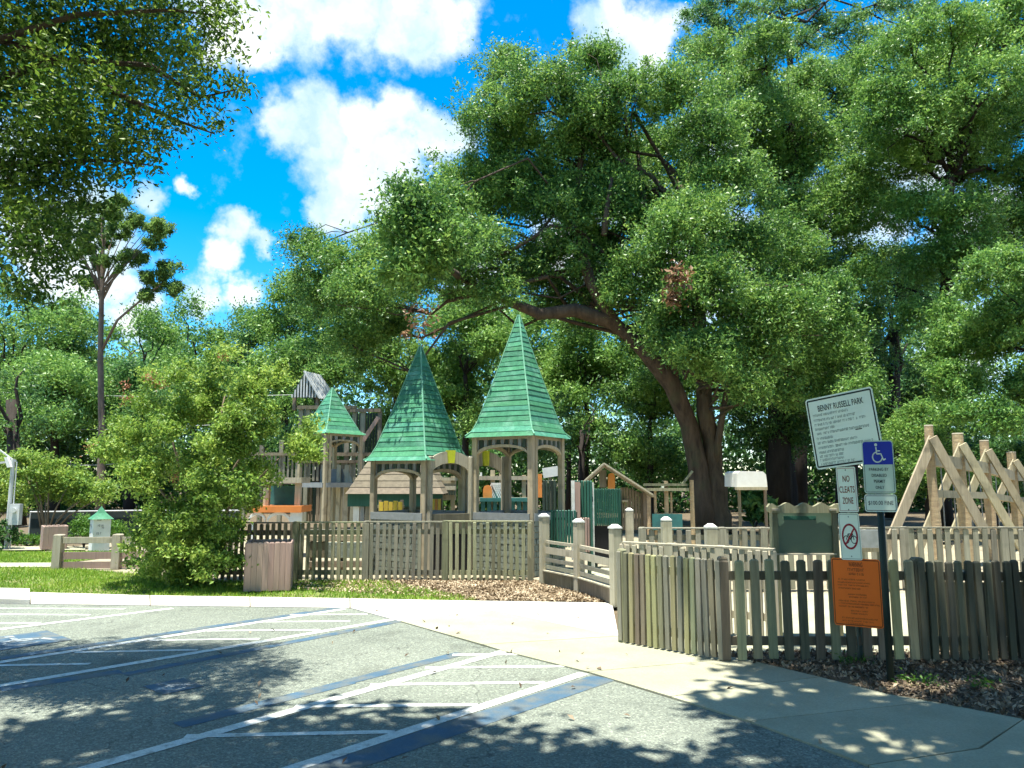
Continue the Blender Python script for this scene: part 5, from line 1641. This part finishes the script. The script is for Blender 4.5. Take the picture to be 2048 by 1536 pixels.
# shade tree beside and behind the camera: its boughs arch over the lot and shade the foreground
def shade_clumps():
    pts = []
    def want(x, y):
        n = math.sin(x * 1.9 + 1.3) * 0.35 + math.sin(x * 4.3 + y * 2.1) * 0.22 + math.sin(x * 7.7 - y * 5.0) * 0.15
        e = float(np.interp(x, [-6, -3.6, -2.9, -0.3, 0.3, 1.4, 1.8, 2.6, 9], [5.4, 5.4, 6.35, 6.35, 5.35, 5.3, 7.3, 8.4, 8.5])) + n * 0.55
        if y > e: return 0
        hole = math.sin(x * 2.3 + y * 1.1 + 2.0) * math.sin(y * 3.1 - x * 1.3 + .7)
        if hole > (0.36 if x > 1.3 else 0.66) and y > 4.2: return 0.04
        if x > 1.3 and math.sin(x * 6.1 + y * 1.7) * math.sin(y * 5.3 + x) > .45: return 0.05
        if y > e - .5: return 0.45
        return 0.95 if x < 1.3 else 0.85
    while len(pts) < 4400:
        gx, gy = random.uniform(-6, 9), random.uniform(-1.0, 8.8)
        if random.random() < want(gx, gy):
            z = random.uniform(7.0, 10.5) if gy < 6.6 else random.uniform(9.0, 11.0)
            x = gx + z * SUN[0] / SUN[2]; y = gy + z * SUN[1] / SUN[2]
            pts.append((x, y, z))
    return np.array(pts)
SCp = shade_clumps()
so_ = thing('shade_oak', 'big shade oak arching over the lot from behind the viewpoint', 'tree', (6.5, -3.5, 0))
mb = MB()
mb.tube([(6.5, -3.5, 0), (6.4, -3.4, 2), (6.0, -3.0, 4.5), (5.2, -2.0, 7)], [.6, .5, .45, .35], 12)
mb.build('trunk', 'bark_oak', so_, smooth=True)
mb = MB()
for (x, y, z) in SCp[::60]:
    limb(mb, (5.4, -2.2, 6.4), (x, y, z), .10, .015, sag=.08, seg=5)
tag(mb.build('branches', 'bark_oak', so_, smooth=True), kind='stuff')
pos, dirs = fill_clumps(SCp, rand_unit(len(SCp)), 20, 0.36, 0.6)
link('crown', leaves_mesh('crown', pos - np.array([6.5, -3.5, 0]), 0.25, 'leaf_near', dirs), so_)

# crape myrtle shrub ---------------------------------------------------
Ys = 13.1
CM0 = [(400,900,105),(325,835,80),(450,790,80),(530,835,70),(260,905,70),(560,915,62),(215,930,42),(470,945,95),(340,985,90),(405,1050,75),(350,1095,60),(400,745,55),(520,775,40),(330,765,40),(600,900,34),(430,1090,55),(290,1000,55),(250,850,38),(310,1130,40),(400,1130,55),(200,905,30),(620,870,24),(560,750,24),(440,725,30),(380,1080,80),(405,1110,60),(330,1060,60),(300,1110,50),(440,1040,55),(400,1010,80),(350,1140,45),(415,1140,40),(270,960,50),(500,880,70),(380,820,70)]
CM = []
for (x, y, r0) in CM0:
    for _ in range(4):
        a_ = random.uniform(0, 6.28); q_ = math.sqrt(random.random()) * r0 * 1.05
        CM.append((x + math.cos(a_) * q_, y + math.sin(a_) * q_ * .85, random.uniform(.22, .42) * r0 + 6))
def cm_extra(mb):
    b = G(400, 1163)
    for (x, y) in ((330, 835), (450, 790), (530, 835), (260, 905), (560, 915), (340, 985), (470, 945)):
        e = P(x, y, Ys)
        m = (b * .45 + e * .55); m[0] += (e[0] - b[0]) * -.18; m[2] += .1
        mb.tube([b + np.array([random.uniform(-.15, .15), random.uniform(-.1, .1), 0]), m, e], [.045, .03, .012], 6)
bs = G(400, 1163)
cmt = make_tree('crape_myrtle', 'big yellow-green crape myrtle shrub standing on the lawn', [bs, bs + np.array([.05, 0, .5]), bs + np.array([.0, 0, 1.3])], lobes_px(CM, Ys, 0.95), 'leaf_myrtle', 'bark_myrtle', 0.066, 16, 40, 0.17, bs, cat='shrub', trunk_r=0.06, count=84000, extra=cm_extra, shell=0.25, flat=0.75, limbs=False)
pk_ = []
for (x, y) in ((250, 770), (300, 755), (325, 770), (180, 895), (200, 900), (350, 955), (445, 715), (255, 800)):
    pk_.append(P(x, y, Ys - .5) + rng.normal(size=(45, 3)) * .055)
link('flower_buds', leaves_mesh('flower_buds', np.concatenate(pk_) - bs, 0.045, 'leaf_pink'), cmt)['kind'] = 'stuff'

for (lab, cx, Y, lst, st) in (
    ('bright green crape myrtle thicket with pale stems behind the small litter bin', 100, 22.5, [(60,960,42),(100,940,38),(140,965,45),(180,985,38),(210,990,30),(40,925,30),(90,990,38),(150,1005,30),(60,915,18)], (100, 1090)),
    ('bright green crape myrtle clump cut by the left edge', -10, 23.5, [(0,980,40),(-40,950,45),(20,1010,30),(-10,930,26),(-70,990,40)], (-10, 1085))):
    b = G(*st)
    b = np.array([P(st[0], 960, Y)[0], Y, 0])
    def ex(mb, lst=lst, b=b, Y=Y):
        for l in lst:
            e = P(l[0], l[1], Y)
            mb.tube([b + np.array([random.uniform(-.1, .1), 0, 0]), (b + e) / 2 + np.array([-(e[0] - b[0]) * .1, 0, .1]), e], [.035, .025, .01], 5)
    make_tree('crape_myrtle', lab, [b, b + np.array([0, 0, .4]), b + np.array([0, 0, .8])], lobes_px(lst, Y, .4), 'leaf_myrtle', 'bark_myrtle', 0.09, 12, 30, 0.22, b, cat='shrub', trunk_r=.05, count=13000, extra=ex, limbs=False, shell=.3)

# trees of the wood around the park ---------------------------------------
def wood_tree(label, cx, top, bot, w, Y, mat, count, leaf=None, nl=13, bark='bark_dark'):
    lb = []
    mid = (top + bot) / 2; hh = (bot - top) / 2
    for i in range(nl):
        a = random.uniform(0, 2 * math.pi); r = math.sqrt(random.random())
        px = cx + math.cos(a) * r * w * .40; py = mid + math.sin(a) * r * hh * .78
        lb.append((px, py, random.uniform(.16, .27) * w, random.uniform(-2, 2)))
    lb.append((cx + random.uniform(-.1, .1) * w, top + w * .16, w * .17, 0))
    base = np.array([P(cx, 1000, Y)[0], Y, 0])
    make_tree('woodland_tree', label, [base, P(cx, bot, Y), P(cx + random.uniform(-10, 10), mid + hh * .4, Y), P(cx, mid, Y)], lobes_px(lb, Y, 1), mat, bark, leaf or 0.0056 * Y, 1.1, 40, 0.016 * Y + .1, base, group='trees of the surrounding wood', trunk_r=max(.18, .006 * Y), count=count, twigs=1, flat=.7, shell=.4, simple=True)
WT = [
 ('shadowy leafy tree at the far left edge behind the overhanging branches', 30, 560, 930, 250, 44, 'leaf_mid', 15000),
 ('mid green tree directly left of the pine trunk', 130, 590, 900, 190, 46, 'leaf_oak', 14000),
 ('low bushy bright tree at the foot of the pine', 110, 700, 900, 210, 40, 'leaf_bright', 14000),
 ('rounded green tree directly right of the pine trunk', 290, 610, 900, 200, 55, 'leaf_mid', 13000),
 ('darker low tree behind the upper left part of the crape myrtle', 260, 720, 930, 200, 42, 'leaf_cool', 13000),
 ('tall background tree with top right of the bent pine bough', 390, 590, 880, 210, 60, 'leaf_mid', 13000),
 ('background tree below the low white cloud', 480, 610, 880, 180, 57, 'leaf_cool', 12000),
 ('pale background tree left of the live oak crown', 570, 540, 860, 190, 50, 'leaf_bright', 14000),
 ('background tree right behind the fort gable roof', 640, 540, 900, 210, 42, 'leaf_mid', 18000),
 ('leafy tree directly behind the darker tower roof', 790, 560, 930, 240, 36, 'leaf_oak', 24000),
 ('leafy tree between the two steep green roofs', 930, 570, 930, 230, 34, 'leaf_mid', 24000),
 ('olive green drooping tree under the arching oak limb', 1170, 610, 940, 250, 34, 'leaf_bright', 28000),
 ('leafy tree right behind the tall tower roof', 1060, 600, 960, 210, 38, 'leaf_mid', 20000),
 ('dark leafy tree left of the oak trunk above the log frame', 1300, 700, 985, 220, 33, 'leaf_oak', 22000),
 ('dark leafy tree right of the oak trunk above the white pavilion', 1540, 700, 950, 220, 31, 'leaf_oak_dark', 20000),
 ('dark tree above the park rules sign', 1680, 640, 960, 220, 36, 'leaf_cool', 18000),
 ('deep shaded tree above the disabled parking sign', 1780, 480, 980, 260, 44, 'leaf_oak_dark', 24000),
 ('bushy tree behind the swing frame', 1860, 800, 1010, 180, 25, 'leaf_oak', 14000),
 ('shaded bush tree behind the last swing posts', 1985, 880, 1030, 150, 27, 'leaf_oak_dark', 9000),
]
for w_ in WT:
    wood_tree(*w_)
for (x, Y, h_, lab) in ((-16, -14, 13, 'unseen tree added at the left rear of the lot behind the viewpoint'), (-6, -19, 15, 'tallest unseen tree added straight behind the viewpoint'), (5, -16, 13, 'unseen tree added right behind the shade oak'), (15, -12, 14, 'unseen tree added at the right rear of the lot'), (20, 0, 13, 'added tree standing right of the lot outside the view'), (-20, -2, 12, 'added tree standing left of the lot outside the view')):  # unseen trees added to block low sky fill and bounce green light
    lb = [(x + random.uniform(-3.5, 3.5), Y + random.uniform(-2, 2), random.uniform(2.0, h_ - 1.5), random.uniform(1.6, 2.6), 1.8, random.uniform(1.4, 2.2)) for _ in range(16)]
    make_tree('sky_block_tree', lab, [(x, Y, 0), (x, Y, 3), (x + .3, Y, h_ * .7)], lb, 'leaf_mid', 'bark_oak', 0.34, .8, 30, 0.7, (x, Y, 0), trunk_r=.3, simple=True, count=5000, twigs=1, group='unseen trees added around the lot')
# bare dark trunks standing in the shade under the crowns
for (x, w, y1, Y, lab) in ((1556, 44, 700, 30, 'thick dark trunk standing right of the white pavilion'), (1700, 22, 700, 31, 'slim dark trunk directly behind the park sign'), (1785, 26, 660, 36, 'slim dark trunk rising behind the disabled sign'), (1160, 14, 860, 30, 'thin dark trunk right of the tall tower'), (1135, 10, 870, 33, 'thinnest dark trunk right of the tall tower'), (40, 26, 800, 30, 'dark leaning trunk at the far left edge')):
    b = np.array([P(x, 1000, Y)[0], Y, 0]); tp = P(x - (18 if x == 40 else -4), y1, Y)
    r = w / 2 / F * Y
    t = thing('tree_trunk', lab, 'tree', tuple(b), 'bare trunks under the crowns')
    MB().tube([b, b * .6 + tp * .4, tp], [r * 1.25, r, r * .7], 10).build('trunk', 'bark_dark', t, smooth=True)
    mb = MB()
    for k_ in range(4):
        limb(mb, b * .3 + tp * .7, tp + rand_unit(1)[0] * np.array([1.5, 1, 1.2]), r * .35, r * .1, seg=4)
    tag(mb.build('branches', 'bark_dark', t, smooth=True), kind='stuff')
    C = tp + rng.normal(size=(30, 3)) * np.array([1.3, 1.0, .9])
    pos, dirs = fill_clumps(C, rand_unit(30), 60, .6)
    link('crown', leaves_mesh('crown', pos - b, 0.15, 'leaf_oak_dark', dirs), t)
# the wood far behind, one mass
n = 112000
xx = rng.uniform(-75, 80, n)
hmax = 15 + 9 / (1 + np.exp(-(xx - 2) * .4)) + 2.5 * np.sin(xx * .31) + 1.5 * np.sin(xx * .83 + 1)
zz_ = rng.uniform(0, 1, n) ** 0.8 * hmax
yy = 66 + rng.uniform(0, 8, n) + 3 * np.sin(xx * .45) + zz_ * .3
pos = np.stack([xx, yy, zz_], 1) + rng.normal(size=(n, 3)) * .4
o = link('distant_woods', leaves_mesh('distant_woods', pos, 0.62, 'leaf_cool', upbias=.8, simple=True))
tag(o, 'dense dark green woods far behind the playground', 'woods', kind='stuff')
n = 64000
xx = rng.uniform(-34, 40, n)
zz_ = rng.uniform(0, 1, n) * (5.0 + np.sin(xx * .7) + .7 * np.sin(xx * 1.9))
yy = 43 + rng.uniform(0, 4, n) + np.sin(xx * .6)
pos = np.stack([xx, yy, zz_], 1)
o = link('undergrowth', leaves_mesh('undergrowth', pos, 0.36, 'leaf_oak_dark', upbias=.6, simple=True))
tag(o, 'dark undergrowth filling the edge of the woods', 'undergrowth', kind='stuff')
